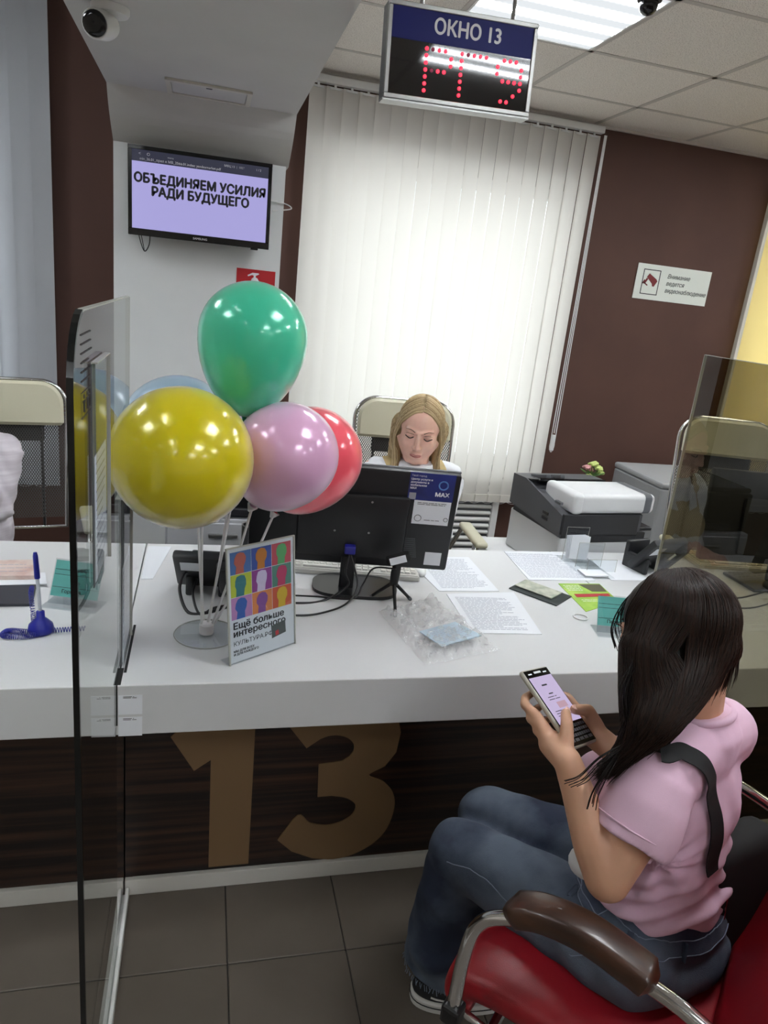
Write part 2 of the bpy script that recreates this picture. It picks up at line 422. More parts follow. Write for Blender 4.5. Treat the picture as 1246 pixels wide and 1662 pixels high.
# ---------------------------------------------------------------- vertical blinds
def blinds(name, x0, x1, z0, z1, label, m, yb=4.075, pitch=.0865, ang=0.10, seed=1):
    q = random.Random(seed); t = thing(name, label, 'blind', ((x0+x1)/2, yb, z1))
    obj('head_rail', MB().rbox(x0-.01, x1+.01, yb-.022, yb+.022, z1+.01, z1+.045, .003), M_white_pl, t)
    nsl = int(round((x1-x0)/pitch))
    sl = MB(); w = .0445; ns = 8; P = []
    for z in (0, -(z1-z0)*.5, -(z1-z0)+.05):
        P.append([Vector((w*(2*i/ns-1), .004*math.cos(PI*(i/ns-.5)), z)) for i in range(ns+1)])
    sl.grid(P, ns+1, 3); me = meshdata('slat', sl, m, True)
    wt = MB().rbox(-w, w, -.004, .004, -(z1-z0)+.006, -(z1-z0)+.055, .002); wme = meshdata('bottom_weight', wt, m)
    hk = MB().box(-.006, .006, -.003, .003, -.004, .018).box(-.03, .03, -.002, .003, -.012, -.004); hme = meshdata('hanger_clip', hk, M_white_pl)
    for i in range(nsl):
        x = x0+pitch*(i+.5)-(x0+x1)/2; a = ang+q.uniform(-.035, .035)
        s = piece('slat', me, (x, 0, 0), t, a)
        c = bpy.data.objects.new('bottom_weight', wme); C.objects.link(c); c.parent = s
        c = bpy.data.objects.new('hanger_clip', hme); C.objects.link(c); c.parent = s
    ch = MB()
    for i in range(nsl-1):
        x = x0+pitch*(i+.5); pts = [(x+pitch*k/6, yb-.008, z0+.012-.014*math.sin(PI*k/6)) for k in range(7)]; ch.tube(pts, .0012, 5)
    obj('bottom_chain', ch, M_white_pl, t)
    return t
t = blinds('vertical_blind', .472, 2.115, .43, 2.60, 'wide white vertical blind glowing with daylight behind the blonde clerk', M_slat)
b = MB()
for dx, zz in ((0.0, .80), (.028, .80), (.014, .86)):
    b.tube([(2.125+dx*.4, 4.05, 2.60), (2.125+dx*.7, 4.045, 1.7), (2.12+dx, 4.04, zz+.1), (2.12+dx, 4.04, zz+.05)], .0028, 6)
b.tube(bez([(2.12, 4.04, .85), (2.12, 4.04, .82), (2.134, 4.04, .79), (2.148, 4.04, .82), (2.148, 4.04, .85)]), .0028, 6)
obj('pull_cord', b, M_white_pl, t)
obj('cord_weight', MB().rbox(2.122, 2.146, 4.03, 4.05, .80, .90, .004), M_white_pl, t)
blinds('vertical_blind', -2.65, -.79, .43, 2.88, 'vertical blind coloured grey for its dimmer daylight, at the left edge beyond the clerk chair', M_slat_dimmed, seed=5)
t = thing('roller_blind', 'yellow roller blind lit by the window at the right edge', 'blind', (4.0, 4.1, 2.5))
obj('blind_sheet', MB().box(3.36, 4.8, 4.10, 4.102, .7, 2.5), M_yellow_blind, t)
obj('roller_tube', MB().tube([(3.34, 4.1, 2.52), (4.82, 4.1, 2.52)], .022, 14), M_white_pl, t)
obj('side_rail', MB().rbox(3.335, 3.36, 4.085, 4.12, .7, 2.5, .003), M_offwhite, t)
# radiator / vent grille under the blind
t = thing('radiator', 'white slatted radiator grille under the blind', 'radiator', (1.275, 4.14, .05))
obj('housing', MB().rbox(.7, 1.85, 4.135, 4.159, .05, .58, .004), M_white_pl, t)
gm = meshdata('slat', MB().rbox(-.55, .55, -.012, .012, -.008, .008, .003, M=Matrix.Rotation(.5, 4, 'X')), M_white_pl)
obj('dark_core', MB().box(.72, 1.83, 4.13, 4.134, .08, .55), M_grey_pl, t)
for i in range(11): piece('slat', gm, (0, -.022, .04+i*.043), t)
obj('side_post', MB().rbox(1.83, 1.875, 4.11, 4.158, .05, .58, .004), M_white_pl, t)

# ---------------------------------------------------------------- counter
T = 0.76; YF = 1.445; YB = 2.33
M_top = noise_mat('white_worktop', (206, 207, 208), (211, 212, 213), 0.28, (2, 2, 2))
M_slabf = mat('worktop_front', (196, 198, 206), 0.3)
M_wood = noise_mat('dark_zebrano', (20, 13, 11), (70, 46, 34), 0.32, (1.4, 30, 55), detail=9, bump=0.05, lo=0.42, hi=0.72)
M_bronze = mat('matt_bronze_vinyl', (124, 98, 68), 0.55)
M_kick = mat('pale_kick_board', (206, 204, 198), 0.6)
def counter(name, label, x0, x1):
    t = thing(name, label, 'counter', ((x0+x1)/2, (YF+YB)/2, 0), 0, None)
    obj('worktop', MB().rbox(x0+.0015, x1-.0015, YF, YB, T-.125, T, .0025), M_top, t)
    obj('front_panel', MB().box(x0+.002, x1-.002, 1.645, 1.663, .05, T-.125), M_wood, t)
    obj('kick_board', MB().rbox(x0+.002, x1-.002, 1.63, 1.645, .0, .05, .002), M_kick, t)
    obj('side_panel', MB().box(x0+.002, x0+.02, 1.663, YB-.03, .0, T-.125), M_wood, t)
    obj('side_panel', MB().box(x1-.02, x1-.002, 1.663, YB-.03, .0, T-.125), M_wood, t)
    return t
XS = -0.165; XR = 1.30
c13 = counter('service_counter', 'white topped counter with the bronze 13 on dark wood', XS, XR)
counter('service_counter', 'white topped counter left of the glass partition, holding the blue pen', -1.63, XS)
counter('service_counter', 'white topped counter behind the long haired visitor at the right edge', XR, 2.77)
D = WALLF(0, 1.645, 0)
one = [(-.053, .488), (.008, .381), (.050, .412), (.056, .061), (.165, .061), (.160, .600), (.06, .600)]
three0 = [(.302, .433)] + [(.355+.06*math.cos(a)+.02, .425+.045*math.sin(a)) for a in [PI*.85-PI*.13*k for k in range(1, 9)]] + [(.405, .385), (.340, .378), (.345, .271)] \
  + [(.385, .272), (.425, .262), (.452, .243), (.458, .222), (.447, .198), (.415, .178), (.375, .172), (.330, .185), (.294, .213), (.242, .134),
     (.285, .09), (.345, .060), (.408, .050), (.470, .062), (.525, .096), (.560, .145), (.574, .215), (.564, .268), (.530, .310), (.486, .333),
     (.530, .360), (.558, .405), (.564, .470), (.550, .520), (.510, .565), (.455, .590), (.380, .598), (.300, .585), (.225, .545), (.235, .525)]
def smooth_outline(p, keep, n=3):
    out = []; m = len(p)
    for i in range(m):
        a, b = Vector((*p[i], 0)), Vector((*p[(i+1) % m], 0)); out.append(p[i])
        if i in keep and (i+1) % m in keep:
            p0 = Vector((*p[i-1], 0)) if (i-1) % m in keep else a*2-b; p3 = Vector((*p[(i+2) % m], 0)) if (i+2) % m in keep else b*2-a
            for k in range(1, n+1):
                t = k/(n+1); q = 0.5*((2*a)+(b-p0)*t+(2*p0-5*a+4*b-p3)*t*t+(3*a-p0-3*b+p3)*t**3); out.append((q.x, q.y))
    return out
# round the bowls; corners stay sharp
three = smooth_outline(three0, set(range(1, 9)) | set(range(12, 22)) | set(range(23, 33)), 3)
three = three if True else three0
def tri_prism(mb, pts, t0, t1, M):
    from mathutils.geometry import tessellate_polygon
    tr = tessellate_polygon([[Vector((x, y, 0)) for x, y in pts]]); n = len(pts)
    vs = [M @ Vector((x, y, z)) for z in (t0, t1) for x, y in pts]
    return mb.add(vs, [tuple(i) for i in tr] + [tuple(i+n for i in q) for q in tr] + [(i, (i+1) % n, n+(i+1) % n, n+i) for i in range(n)])
n1 = obj('numeral', tri_prism(MB(), one, 0, .004, D), M_bronze, c13); n1['label'] = 'bronze numeral 1'
n3 = obj('numeral', tri_prism(MB(), three, 0, .004, D), M_bronze, c13); n3['label'] = 'bronze numeral 3'
# blank printed stickers with caption lines on the counter front (codes left out)
for z in (T-.05, T-.105):
    s_ = obj('sticker', MB().box(-.158, -.108, YF-.0006, YF-.0001, z-.022, z+.026), M_paper, c13)
    obj('printed_lines', MB().strips(.03, .006, 2, WALLF(-.148, YF-.0007, z+.018), .0012), M_inkd, s_)
obj('glass_slot', MB().box(XS-.0015, XS+.0055, YF-.0008, 1.735, T-.1, T+.0005).box(XS+.0045, XS+.0115, YF+.003, 1.52, T-.02, T+.0006).box(XS+.0125, XS+.0185, 1.50, 1.735, T-.02, T+.0006), M_black_matte, c13)  # black strips laid on as the dark gap the glass stands in

# glass partitions between the counters, standing on the floor in a white channel
def glass_outline(y0, y1, z1, r=.10):
    pts = [(y1, 0.02), (y1, z1)]
    for k in range(9):
        a = PI/2*k/8; pts.append((y0+r-r*math.sin(a), z1-r+r*math.cos(a)))
    pts.append((y0, .02)); return pts
def partition(x, label, m, y0=.985, y1=1.70, z1=1.565):
    t = thing('glass_partition', label, 'partition', (x, (y0+y1)/2, 0), 0, None)
    # the pane stands clear of the worktop front and rises from the worktop behind it
    M = Matrix(((0, 0, 1, x), (1, 0, 0, 0), (0, 1, 0, 0), (0, 0, 0, 1)))
    pts = [(YF-.003, .02), (YF-.003, T-.13), (YF-.003, T+.001), (y1, T+.001), (y1, z1)]
    for k in range(9):
        a = PI/2*k/8; pts.append((y0+.1-.1*math.sin(a), z1-.1+.1*math.cos(a)))
    pts += [(y0, .02)]
    g = MB(); tri_prism(g, pts, -.004, .004, M); p = obj('pane', g, m, t)
    e = MB(); w = .0044
    path = pts[4:]
    prof_ = [Vector((x, a, b)) for a, b in path]
    # black polished front edge, light top edge
    def band(ps, mb, d=.003):
        n = len(ps); vs = []
        for i, q in enumerate(ps):
            a = ps[max(i-1, 0)]; b = ps[min(i+1, n-1)]; tt = (b-a).normalized(); nn = Vector((0, -tt.z, tt.y)) if True else None
            nn = Vector((0, tt.z, -tt.y))
            for sx in (-w, w):
                vs += [q+Vector((sx, 0, 0))+nn*d, q+Vector((sx, 0, 0))-nn*d]
        fs = []
        for i in range(n-1):
            a = i*4; b = a+4
            fs += [(a, a+1, b+1, b), (a+2, b+2, b+3, a+3), (a, b, b+2, a+2), (a+1, a+3, b+3, b+1)]
        fs += [(0, 2, 3, 1), (n*4-4, n*4-3, n*4-1, n*4-2)]; mb.add(vs, fs)
    e = MB(); band([Vector((x, a, b)) for a, b in path[2:]], e, .0035); obj('front_edge', e, M_edge, t)
    e = MB(); band([Vector((x, a, b)) for a, b in [(y1, T), (y1, z1), path[1], path[2]]], e, .0012); obj('top_edge', e, M_edge_l, t)
    c = MB().rbox(x-.014, x-.005, y0-.3, 1.628, 0, .03, .002).rbox(x+.005, x+.014, y0-.3, 1.628, 0, .03, .002).box(x-.014, x+.014, y0-.3, 1.628, 0, .006)
    obj('floor_channel', c, M_white_pl, t)
    return t
gp = partition(XS, 'clear glass partition with a black front edge, standing left of the balloons', M_glass)
# printed notice and small marks on the left pane
q = frame((XS+.0046, 1.045, 1.42), (0, 1, 0), (0, 0, 1))
nb = MB().strips(.10, .075, 6, Matrix(q) @ Matrix.Translation((0, .045, 0)), .0022, seed=4).box(0, .1, 0, .001, 0, .0003, q).box(0, .1, .035, .036, 0, .0003, q).box(0, .001, 0, .036, 0, .0003, q).box(.099, .1, 0, .036, 0, .0003, q)
for u in (.02, .05, .075):
    nb.box(u, u+.008, .006, .02, 0, .0003, q).box(u-.004, u+.012, .02, .023, 0, .0003, q).lathe([(.0035, 0), (.0035, .0003)], 10, q @ Matrix.Translation((u+.004, .028, 0)))
obj('printed_notice', nb, M_inkd, gp)
gq = partition(XR+.0, 'smoky glass partition at the right edge beside the long haired visitor', M_glass_s)

# acrylic notice holders standing against the partition, on the left counter
def notice(label, y, z0, hgt, wid, x):
    t = thing('notice_holder', label, 'notice holder', (x, y, z0))
    M = frame((x, y-wid/2, z0), (0, 1, 0), (0, 0, 1))
    obj('acrylic_cover', MB().rbox(0, wid, 0, hgt, 0, .003, .001, M, seg=1), M_acrylic, t)
    e = MB().box(wid-.002, wid, 0, hgt, -.003, .006, M).box(0, wid, hgt-.002, hgt, -.003, .006, M)
    obj('clear_rim', e, M_edge_l, t)
    obj('paper_sheet', MB().box(.008, wid-.01, .01, hgt*.6, -.0015, -.0005, M), M_paper, t)
    obj('back_plate', MB().box(.002, wid-.002, .003, hgt-.003, -.004, -.002, M), M_grey_pl, t)
    obj('printed_lines', MB().strips(wid-.04, hgt*.5, 12, M @ Matrix.Translation((.02, .03, -.0004)), .003, seed=9), M_ink, t)
    return t
notice('tall acrylic notice holder fixed on the glass partition beside the balloons', 1.195, 1.13, .36, .15, XS+.009)
notice('smaller acrylic notice holder low on the far end of the glass partition', 1.60, T, .40, .16, XS+.0085)

# ---------------------------------------------------------------- number display, wall screen, signs
M_navy = mat('navy_film', (14, 22, 96), 0.5, Specular_IOR_Level=.2)
M_disp = mat('display_window', (10, 10, 14), 0.06, Coat_Weight=1.0)
M_led = emit_mat('red_diode', (255, 40, 60), 3.0); M_led_off = emit_mat('dim_diode', (150, 50, 80), .5)
t = thing('number_display', 'hanging electronic sign reading window 13 with red dot letters', 'sign', (.64, 2.2, 2.15))
R_ = Matrix.Translation((.46, 2.2, 2.152)) @ Matrix.Rotation(math.radians(-2), 4, 'Y') @ Matrix.Translation((0, 0, 0))
D = R_ @ frame((0, 0, 0), (1, 0, 0), (0, 0, 1)); Wd, Hd = .438, .236
obj('casing', MB().rbox(0, Wd, 0, Hd, -.06, -.004, .003, D), M_grey_pl, t)
fr = MB(); e = .012
for a in ((0, Wd, 0, e), (0, Wd, Hd-e, Hd), (0, e, e, Hd-e), (Wd-e, Wd, e, Hd-e)): fr.rbox(*a, -.062, .004, .0015, D, seg=1)
fr.box(-.002, Wd+.002, -.006, -.001, -.05, -.0, D)
obj('aluminium_frame', fr, M_alu, t)
np_ = obj('name_strip', MB().box(e, Wd-e, .148, Hd-e, -.004, .0, D), M_navy, t)
obj('lettering', MB().text('ОКНО 13', .052, D @ Matrix.Translation((Wd/2+.012, .172, .0002)), .0008, .0014, 'CENTER', .92), M_white_ink, np_)
dw = obj('display_window', MB().box(e, Wd-e, e, .147, -.004, .0, D), M_disp, t)
G = {'Р': ["11110", "10001", "10001", "11110", "10000", "10000", "10000"], 'Г': ["11111", "10000", "10000", "10000", "10000", "10000", "10000"], '9': ["01110", "10001", "10001", "01111", "00001", "00010", "01100"]}
G['Р'][3] = "11110"
off = {(0, 1), (3, 1), (0, 7)}
dm = meshdata('dot', MB().lathe([(.0053, -.001), (.0053, .0006), (.003, .0016)], 10), M_led, True); dm2 = meshdata('unlit_dot', MB().lathe([(.0053, -.001), (.0053, .0006), (.003, .0016)], 10), M_led_off, True)
lets = list(G)
G['Р'] = ["11110", "10001", "10001", "11110", "10000", "10000", "10000"]
for li, ch in enumerate(lets):
    for r in range(7):
        for c in range(5):
            if G[ch][r][c] == '1':
                col = c+li*6-(.3 if li else 0); p = D @ Vector((.115+col*.0182, .133-r*.0172, .0012))
                o = bpy.data.objects.new('dot', dm2 if (r, c+li*6) in off else dm); C.objects.link(o); o.parent = dw
                o.matrix_basis = WM[dw.name].inverted() @ Matrix.Translation(p) @ D.to_3x3().to_4x4()
obj('hanger_rod', MB().tube([(.55, 2.23, 2.38), (.55, 2.23, ZC)], .006, 8), M_alu, t)
obj('hanger_rod', MB().tube([(.82, 2.23, 2.38), (.82, 2.23, ZC)], .006, 8), M_alu, t)

M_screen = emit_mat('lit_screen', (196, 190, 255), .62)
M_screen_d = emit_mat('screen_bar', (60, 62, 84), .5)
M_gloss = mat('gloss_black', (9, 9, 11), 0.12)
t = thing('wall_television', 'small wall television on the white column showing bold text', 'television', (-.035, 3.75, 1.77))
D = frame((-.357, 3.70, 1.765), (1, 0, .008), (0, 0, 1)); w, hh = .64, .378
obj('casing', MB().rbox(.01, w-.01, .01, hh-.01, -.045, -.012, .01, D), M_black_pl, t)
fr = MB()
for a in ((0, w, 0, .03), (0, w, hh-.017, hh), (0, .017, .03, hh-.017), (w-.017, w, .03, hh-.017)): fr.rbox(*a, -.014, .004, .0015, D, seg=1)
obj('bezel', fr, M_gloss, t)
sc = obj('screen', MB().box(.017, w-.017, .03, hh-.017, -.012, 0, D), M_screen, t)
sb = obj('toolbar', MB().box(.017, w-.017, hh-.065, hh-.017, 0, .0008, D), M_screen_d, t)
obj('lettering', MB().text('ОБЪЕДИНЯЕМ УСИЛИЯ', .054, D @ Matrix.Translation((w/2, .228, .0006)), .0006, .0030, 'CENTER', .93), M_inkd, sc)
obj('lettering', MB().text('РАДИ БУДУЩЕГО', .054, D @ Matrix.Translation((w/2, .176, .0006)), .0006, .0030, 'CENTER', .93), M_inkd, sc)
obj('lettering', MB().text('min_26.01_прил к МВ_25ва.01.index: yandexmarket.pdf', .015, D @ Matrix.Translation((.05, hh-.058, .001)), .0004, .0001), M_white_ink, sb)
for s_, sz, x_ in (('<     O', .018, .045), ('menu', .012, .17), ('МФЦ 13  |  1027', .013, .42), ('1 / 2', .013, .565)): obj('lettering', MB().text(s_, sz, D @ Matrix.Translation((x_, hh-.039, .001)), .0004), M_white_ink, sb)
obj('brand_lettering', MB().text('SAMSUNG', .013, D @ Matrix.Translation((w/2, .009, .0042)), .0004, .0003, 'CENTER', 1.1), M_white_ink, t)
obj('sensor_foot', MB().rbox(w-.085, w-.05, -.008, .002, -.02, -.004, .003, D), M_black_pl, t)
obj('wall_bracket', MB().box(w/2-.12, w/2+.12, .1, .28, -.1, -.045, D), M_black_matte, t)
obj('power_cable', MB().tube(bez([(-.32, 3.76, 1.80), (-.31, 3.75, 1.75), (-.29, 3.76, 1.70), (-.27, 3.765, 1.73), (-.265, 3.76, 1.78)]), .0025, 6).tube(bez([(-.31, 3.77, 1.79), (-.295, 3.77, 1.72), (-.29, 3.76, 1.70)]), .0022, 6), M_black_pl, t)
tag(obj('antenna_cable', MB().tube(bez([(.29, 3.785, 2.0), (.35, 3.79, 1.995), (.385, 3.80, 1.985), (.385, 3.83, 1.975), (.30, 3.79, 1.955)]), .003, 6), M_white_pl), 'white looped cable end sticking out beside the wall television', 'cable')

M_red = mat('red_sign_film', (178, 22, 32), 0.45)
t = thing('fire_sign', 'red fire extinguisher sign on the white column behind the green balloon', 'sign', (.236, 3.797, 1.49))
D = WALLF(.141, 3.7985, 1.484); obj('sign_plate', MB().box(0, .19, 0, .19, 0, .0015, D), M_red, t)
ex = [(-.018, 0), (.022, 0), (.022, .06), (.012, .075), (.004, .078), (.004, .086), (.02, .094), (.018, .099), (-.012, .099), (-.036, .086), (-.034, .08), (-.014, .088), (-.006, .086), (-.006, .078), (-.016, .07), (-.018, .06)]
obj('extinguisher_symbol', tri_prism(MB(), ex, 0, .001, D @ Matrix.Translation((.09, .075, .0016))).box(.05, .14, .03, .05, 0, .001, D @ Matrix.Translation((0, 0, .0016))), M_white_ink, t)

M_sign = mat('matt_sign_plate', (214, 218, 210), 0.6)
t = thing('camera_notice', 'white wall sign warning of video surveillance, on the brown wall', 'sign', (2.65, 4.155, 1.86))
D = frame((2.557, 4.157, 1.768), (1, 0, 0), (0, 0, 1)); Ws, Hs = .525, .208
obj('sign_plate', MB().box(0, Ws, 0, Hs, 0, .003, D), M_sign, t)
q = MB()
for a in ((.045, .165, .03, .035), (.045, .165, .173, .178), (.045, .05, .035, .173), (.16, .165, .035, .173)): q.box(*a, .003, .004, D)
obj('symbol_frame', q, M_inkd, t)
D2 = D @ Matrix.Translation((.105, .115, .003)) @ Matrix.Rotation(-.5, 4, 'Z')
q = tri_prism(MB(), [(-.035, .0), (.02, -.012), (.03, -.022), (.042, -.018), (.042, .02), (.03, .026), (-.033, .026)], 0, .001, D2).box(-.032, -.02, -.04, -.004, 0, .001, D2).box(-.04, -.03, -.045, -.02, 0, .001, D2).box(-.04, 0, -.04, -.033, 0, .001, D2)
obj('camera_symbol', q, mat('dark_red_print', (110, 24, 30), .6), t)
M_gp = mat('grey_print', (84, 86, 84), .7)
for i_, s_ in enumerate(('Внимание', 'ведется', 'видеонаблюдение')): obj('lettering', MB().text(s_, .036, D @ Matrix.Translation((.215, .138-i_*.042, .0031)), .0008, .0007, 'LEFT', .92, shear=.25), M_gp, t)

# ceiling cameras
t = thing('security_camera', 'white security camera with black lens under the soffit, top left', 'camera', (-.33, 2.55, 2.345))
obj('mount', MB().lathe([(.05, 2.325), (.055, 2.333), (.055, 2.345)], 24, c=(-.300, 2.58, 0)), M_white_pl, t, smooth=True, auto=40)
D = frame((-.315, 2.545, 2.312), (1, 0, 0), (.2, .3, .8)); Mx = Matrix.Translation((-.315, 2.60, 2.30)) @ Vector((-.25, -1, -.25)).to_track_quat('Z', 'Y').to_matrix().to_4x4()
obj('housing', MB().lathe([(.004, -.03), (.034, -.02), (.04, .01), (.04, .08), (.037, .085)], 24, Mx), M_white_pl, t, smooth=True, auto=40)
obj('lens', MB().lathe([(.035, .083), (.033, .092), (.018, .094), (.001, .09)], 24, Mx), M_gloss, t, smooth=True)
t = thing('dome_camera', 'small black dome camera on the ceiling, top right', 'camera', (1.42, 2.56, ZC))
obj('dome', MB().ell((1.405, 2.535, 2.645), (.032, .032, .032)), M_gloss, t, smooth=True)
obj('base_ring', MB().lathe([(.04, 2.655), (.045, 2.668)], 24, c=(1.405, 2.535, 0)), M_black_pl, t)

# ---------------------------------------------------------------- balloons on a clear stand
def balloon_mat(name, col, sss=0.0):
    m = mat(name, col, 0.22, Coat_Weight=0.6, Coat_Roughness=0.08, Sheen_Weight=0.3, Sheen_Roughness=0.4)
    m.node_tree.nodes['Principled BSDF'].inputs['Metallic'].default_value = 0.08
    m.node_tree.nodes['Principled BSDF'].inputs['Transmission Weight'].default_value = 0
    return m
M_stick = mat('white_balloon_stick', (214, 212, 212), 0.35)
HUB = Vector((.027, 1.678, T+.012))
def balloon(name_, label, c, R, axis, col, el=1.42, foot=(0, 0)):
    c = Vector(c); ax = Vector(axis).normalized()
    t = thing('balloon', label, 'balloon', c[:])
    Mx = Matrix.Translation(c) @ ax.to_track_quat('Z', 'Y').to_matrix().to_4x4(); prof = []
    for k in range(0, 25):
        a = PI-PI*k/24; z = math.cos(a); r = math.sin(a)
        if z < 0: prof.append((max(R*r*(1-.10*z*z), .006), R*z*el*(1-.0*z)))
        else: prof.append((max(R*r, .0008), R*z*.98))
    b = MB().lathe(prof, 40, Mx); obj('skin', b, balloon_mat(name_+'_latex', col), t, smooth=True)
    zb = -R*el
    obj('knot', MB().lathe([(.010, zb-.016), (.009, zb-.012), (.004, zb-.008), (.0075, zb+.002)], 12, Mx), balloon_mat(name_+'_knot', tuple(int(v*.8) for v in col)), t, smooth=True)
    kp = Mx @ Vector((0, 0, zb-.012)); f = HUB+Vector((foot[0], foot[1], 0)); mid = (kp+f)/2+Vector(((kp.x-f.x)*.12, 0, .02))
    obj('stick', MB().tube(bez([f, mid, kp]), .0033, 8), M_stick, t, smooth=True)
    obj('holder_cup', MB().lathe([(.004, zb-.03), (.014, zb-.012)], 12, Mx), M_stick, t, smooth=True)
    return t
balloon('green', 'green balloon, topmost of the bunch', (0.1043,1.6600,1.5076), .121, (.06, .0, 1), (70, 205, 165), 1.5, (.0, .006))
balloon('yellow', 'yellow balloon at the front left of the bunch', (-0.0376,1.4600,1.2719), .143, (-.22, -.72, .62), (208, 192, 4), 1.25, (-.012, 0))
balloon('blue', 'pale blue balloon behind the yellow one', (-0.0552,1.8000,1.2535), .139, (-.25, .1, .95), (172, 198, 220), 1.35, (-.006, .008))
balloon('pink', 'lilac pink balloon in the middle of the bunch', (0.1889,1.6000,1.2569), .120, (.42, -.25, .87), (222, 172, 208), 1.22, (.008, 0))
balloon('red', 'coral red balloon at the right end of the bunch', (0.2736,1.7600,1.2167), .128, (.50, .05, .86), (244, 88, 104), 1.25, (.010, .004))
balloon('lilac', 'pale lilac balloon mostly hidden behind the yellow and pink ones', (0.0912,1.9300,1.2153), .085, (.1, .2, 1), (206, 178, 214), 1.3, (.003, .010))
t = thing('balloon_stand', 'clear round balloon stand base on the white counter', 'stand', (.027, 1.678, T))
obj('base_disc', MB().lathe([(.078, T+.0005), (.080, T+.003), (.078, T+.006), (.02, T+.008)], 40, c=(.027, 1.678, 0)), M_acrylic, t, smooth=True, auto=40)
rim = MB().tube([(.027+.079*math.cos(a), 1.678+.079*math.sin(a), T+.003) for a in [2*PI*k/40 for k in range(41)]], .0013, 5, cap=False)
obj('rim', rim, M_edge_l, t)
obj('hub', MB().lathe([(.018, T+.006), (.018, T+.03), (.014, T+.034)], 16, c=(.027, 1.678, 0)), M_stick, t, smooth=True, auto=40)
obj('ring', MB().tube([(.027+.018*math.cos(a), 1.67+.018*math.sin(a), 1.07) for a in [2*PI*k/20 for k in range(21)]], .0028, 6, cap=False), M_stick, t, smooth=True)

# ---------------------------------------------------------------- monitor seen from behind
M_mon = mat('monitor_shell', (16, 16, 19), 0.42)
M_sheen = mat('monitor_base_gloss', (22, 22, 24), 0.3)
t = thing('computer_monitor', 'black monitor seen from behind with stickers, in front of the blonde clerk', 'monitor', (.45, 1.97, T))
ang = math.radians(-9); tilt = math.radians(9)
MM = Matrix.Translation((.438, 1.965, .842)) @ Matrix.Rotation(ang, 4, 'Z') @ Matrix.Rotation(tilt, 4, 'X') @ frame((0, 0, 0), (1, 0, 0), (0, 0, 1))
w, hh = .60, .318
obj('back_shell', MB().rbox(-w/2, w/2, 0, hh, -.03, 0, .008, MM).rbox(-.16, .16, .03, .24, -.002, .016, .010, MM), M_mon, t, smooth=True, auto=30)
obj('screen', MB().box(-w/2+.01, w/2-.01, .012, hh-.01, -.0325, -.030, MM), emit_mat('monitor_screen', (200, 210, 230), .8), t)
obj('rim', MB().rbox(-w/2-.001, w/2+.001, hh-.004, hh+.002, -.031, -.022, .002, MM), M_grey_pl, t)
obj('stand_neck', MB().rbox(-.022, .022, -.083, .075, -.006, .012, .006, MM @ Matrix.Rotation(-tilt, 4, 'X')), M_mon, t)
obj('stand_base', MB().prism([(.13*math.copysign(abs(math.cos(a))**.6, math.cos(a)), .085*math.copysign(abs(math.sin(a))**.7, math.sin(a))) for a in [2*PI*k/40 for k in range(40)]], 0, .010, Matrix.Translation((.468, 1.975, T+.0005)) @ Matrix.Rotation(ang, 4, 'Z')), M_sheen, t)
obj('video_plug', MB().rbox(-.016, .016, .052, .078, .012, .034, .003, MM), mat('blue_plug', (30, 30, 130), .4), t)
st = obj('blue_sticker', MB().box(.150, .283, .232, .318, .0002, .0008, MM), noise_mat('blue_sticker_print', (24, 26, 70), (44, 60, 150), .35, (6, 6, 6), lo=.3, hi=.7), t); st['label'] = 'blue sticker with a round white logo'
tt = lambda x, y, z=.0009: MM @ Matrix.Translation((x, y, z))
obj('logo_lettering', MB().text('МАХ', .017, tt(.25, .248), .0004, .0008, 'CENTER', 1.1), M_white_ink, st)
rg = MB(); rg.tube([tt(0, 0) @ Vector((.25+.013*math.cos(a), .283+.013*math.sin(a), 0)) for a in [2*PI*k/24 for k in range(25)]], .0024, 5, cap=False)
obj('logo_ring', rg, mat('pale_blue_print', (90, 130, 190), .5), st)
obj('lettering', MB().text('Твой город', .008, tt(.154, .306), .0003), M_white_ink, st)
for i_, s_ in enumerate(('Центр услуги и', 'документы в', 'мобильном', 'МАХ')): obj('lettering', MB().text(s_, .0085, tt(.154, .295-i_*.0095), .0003, .0003), M_white_ink, st)
obj('blank_code_field', MB().box(.154, .174, .234, .2545, .0008, .0013, MM), mat('grey_label', (150, 150, 156), .6), st)
st = obj('white_sticker', MB().box(.172, .281, .155, .2315, .0002, .0008, MM), M_paper, t); st['label'] = 'white printed sticker'
obj('printed_lines', MB().strips(.09, .010, 2, tt(.182, .217), .0016, seed=3).strips(.06, .006, 1, tt(.208, .166), .0016), M_inkd, st)
rg = MB()
for cx, rr in ((.189, .010), (.272, .006)): rg.tube([tt(0, 0) @ Vector((cx+rr*math.cos(a), .174+rr*math.sin(a), 0)) for a in [2*PI*k/20 for k in range(21)]], .0008, 4, cap=False)
obj('round_marks', rg, M_inkd, st)
st = obj('small_label', MB().box(.228, .278, .018, .062, .0002, .0008, MM), M_paper, t)
vent = MB()
for r in range(10):
    for c in range(26): vent.box(.105+c*.0038-r*.0012, .1065+c*.0038-r*.0012, .040+r*.0068, .0445+r*.0068, .0001, .0006, MM)
v_ = obj('vent_slots', vent, M_grey_pl, t); v_['kind'] = 'stuff'
pz = MB()
for x, y in ((-.05, .22), (.05, .22), (-.05, .12), (.05, .12)): pz.lathe([(.0035, .016), (.003, .0172)], 10, MM @ Matrix.Translation((x, y, 0)))
obj('screw_holes', pz, M_alu, t)['kind'] = 'stuff'

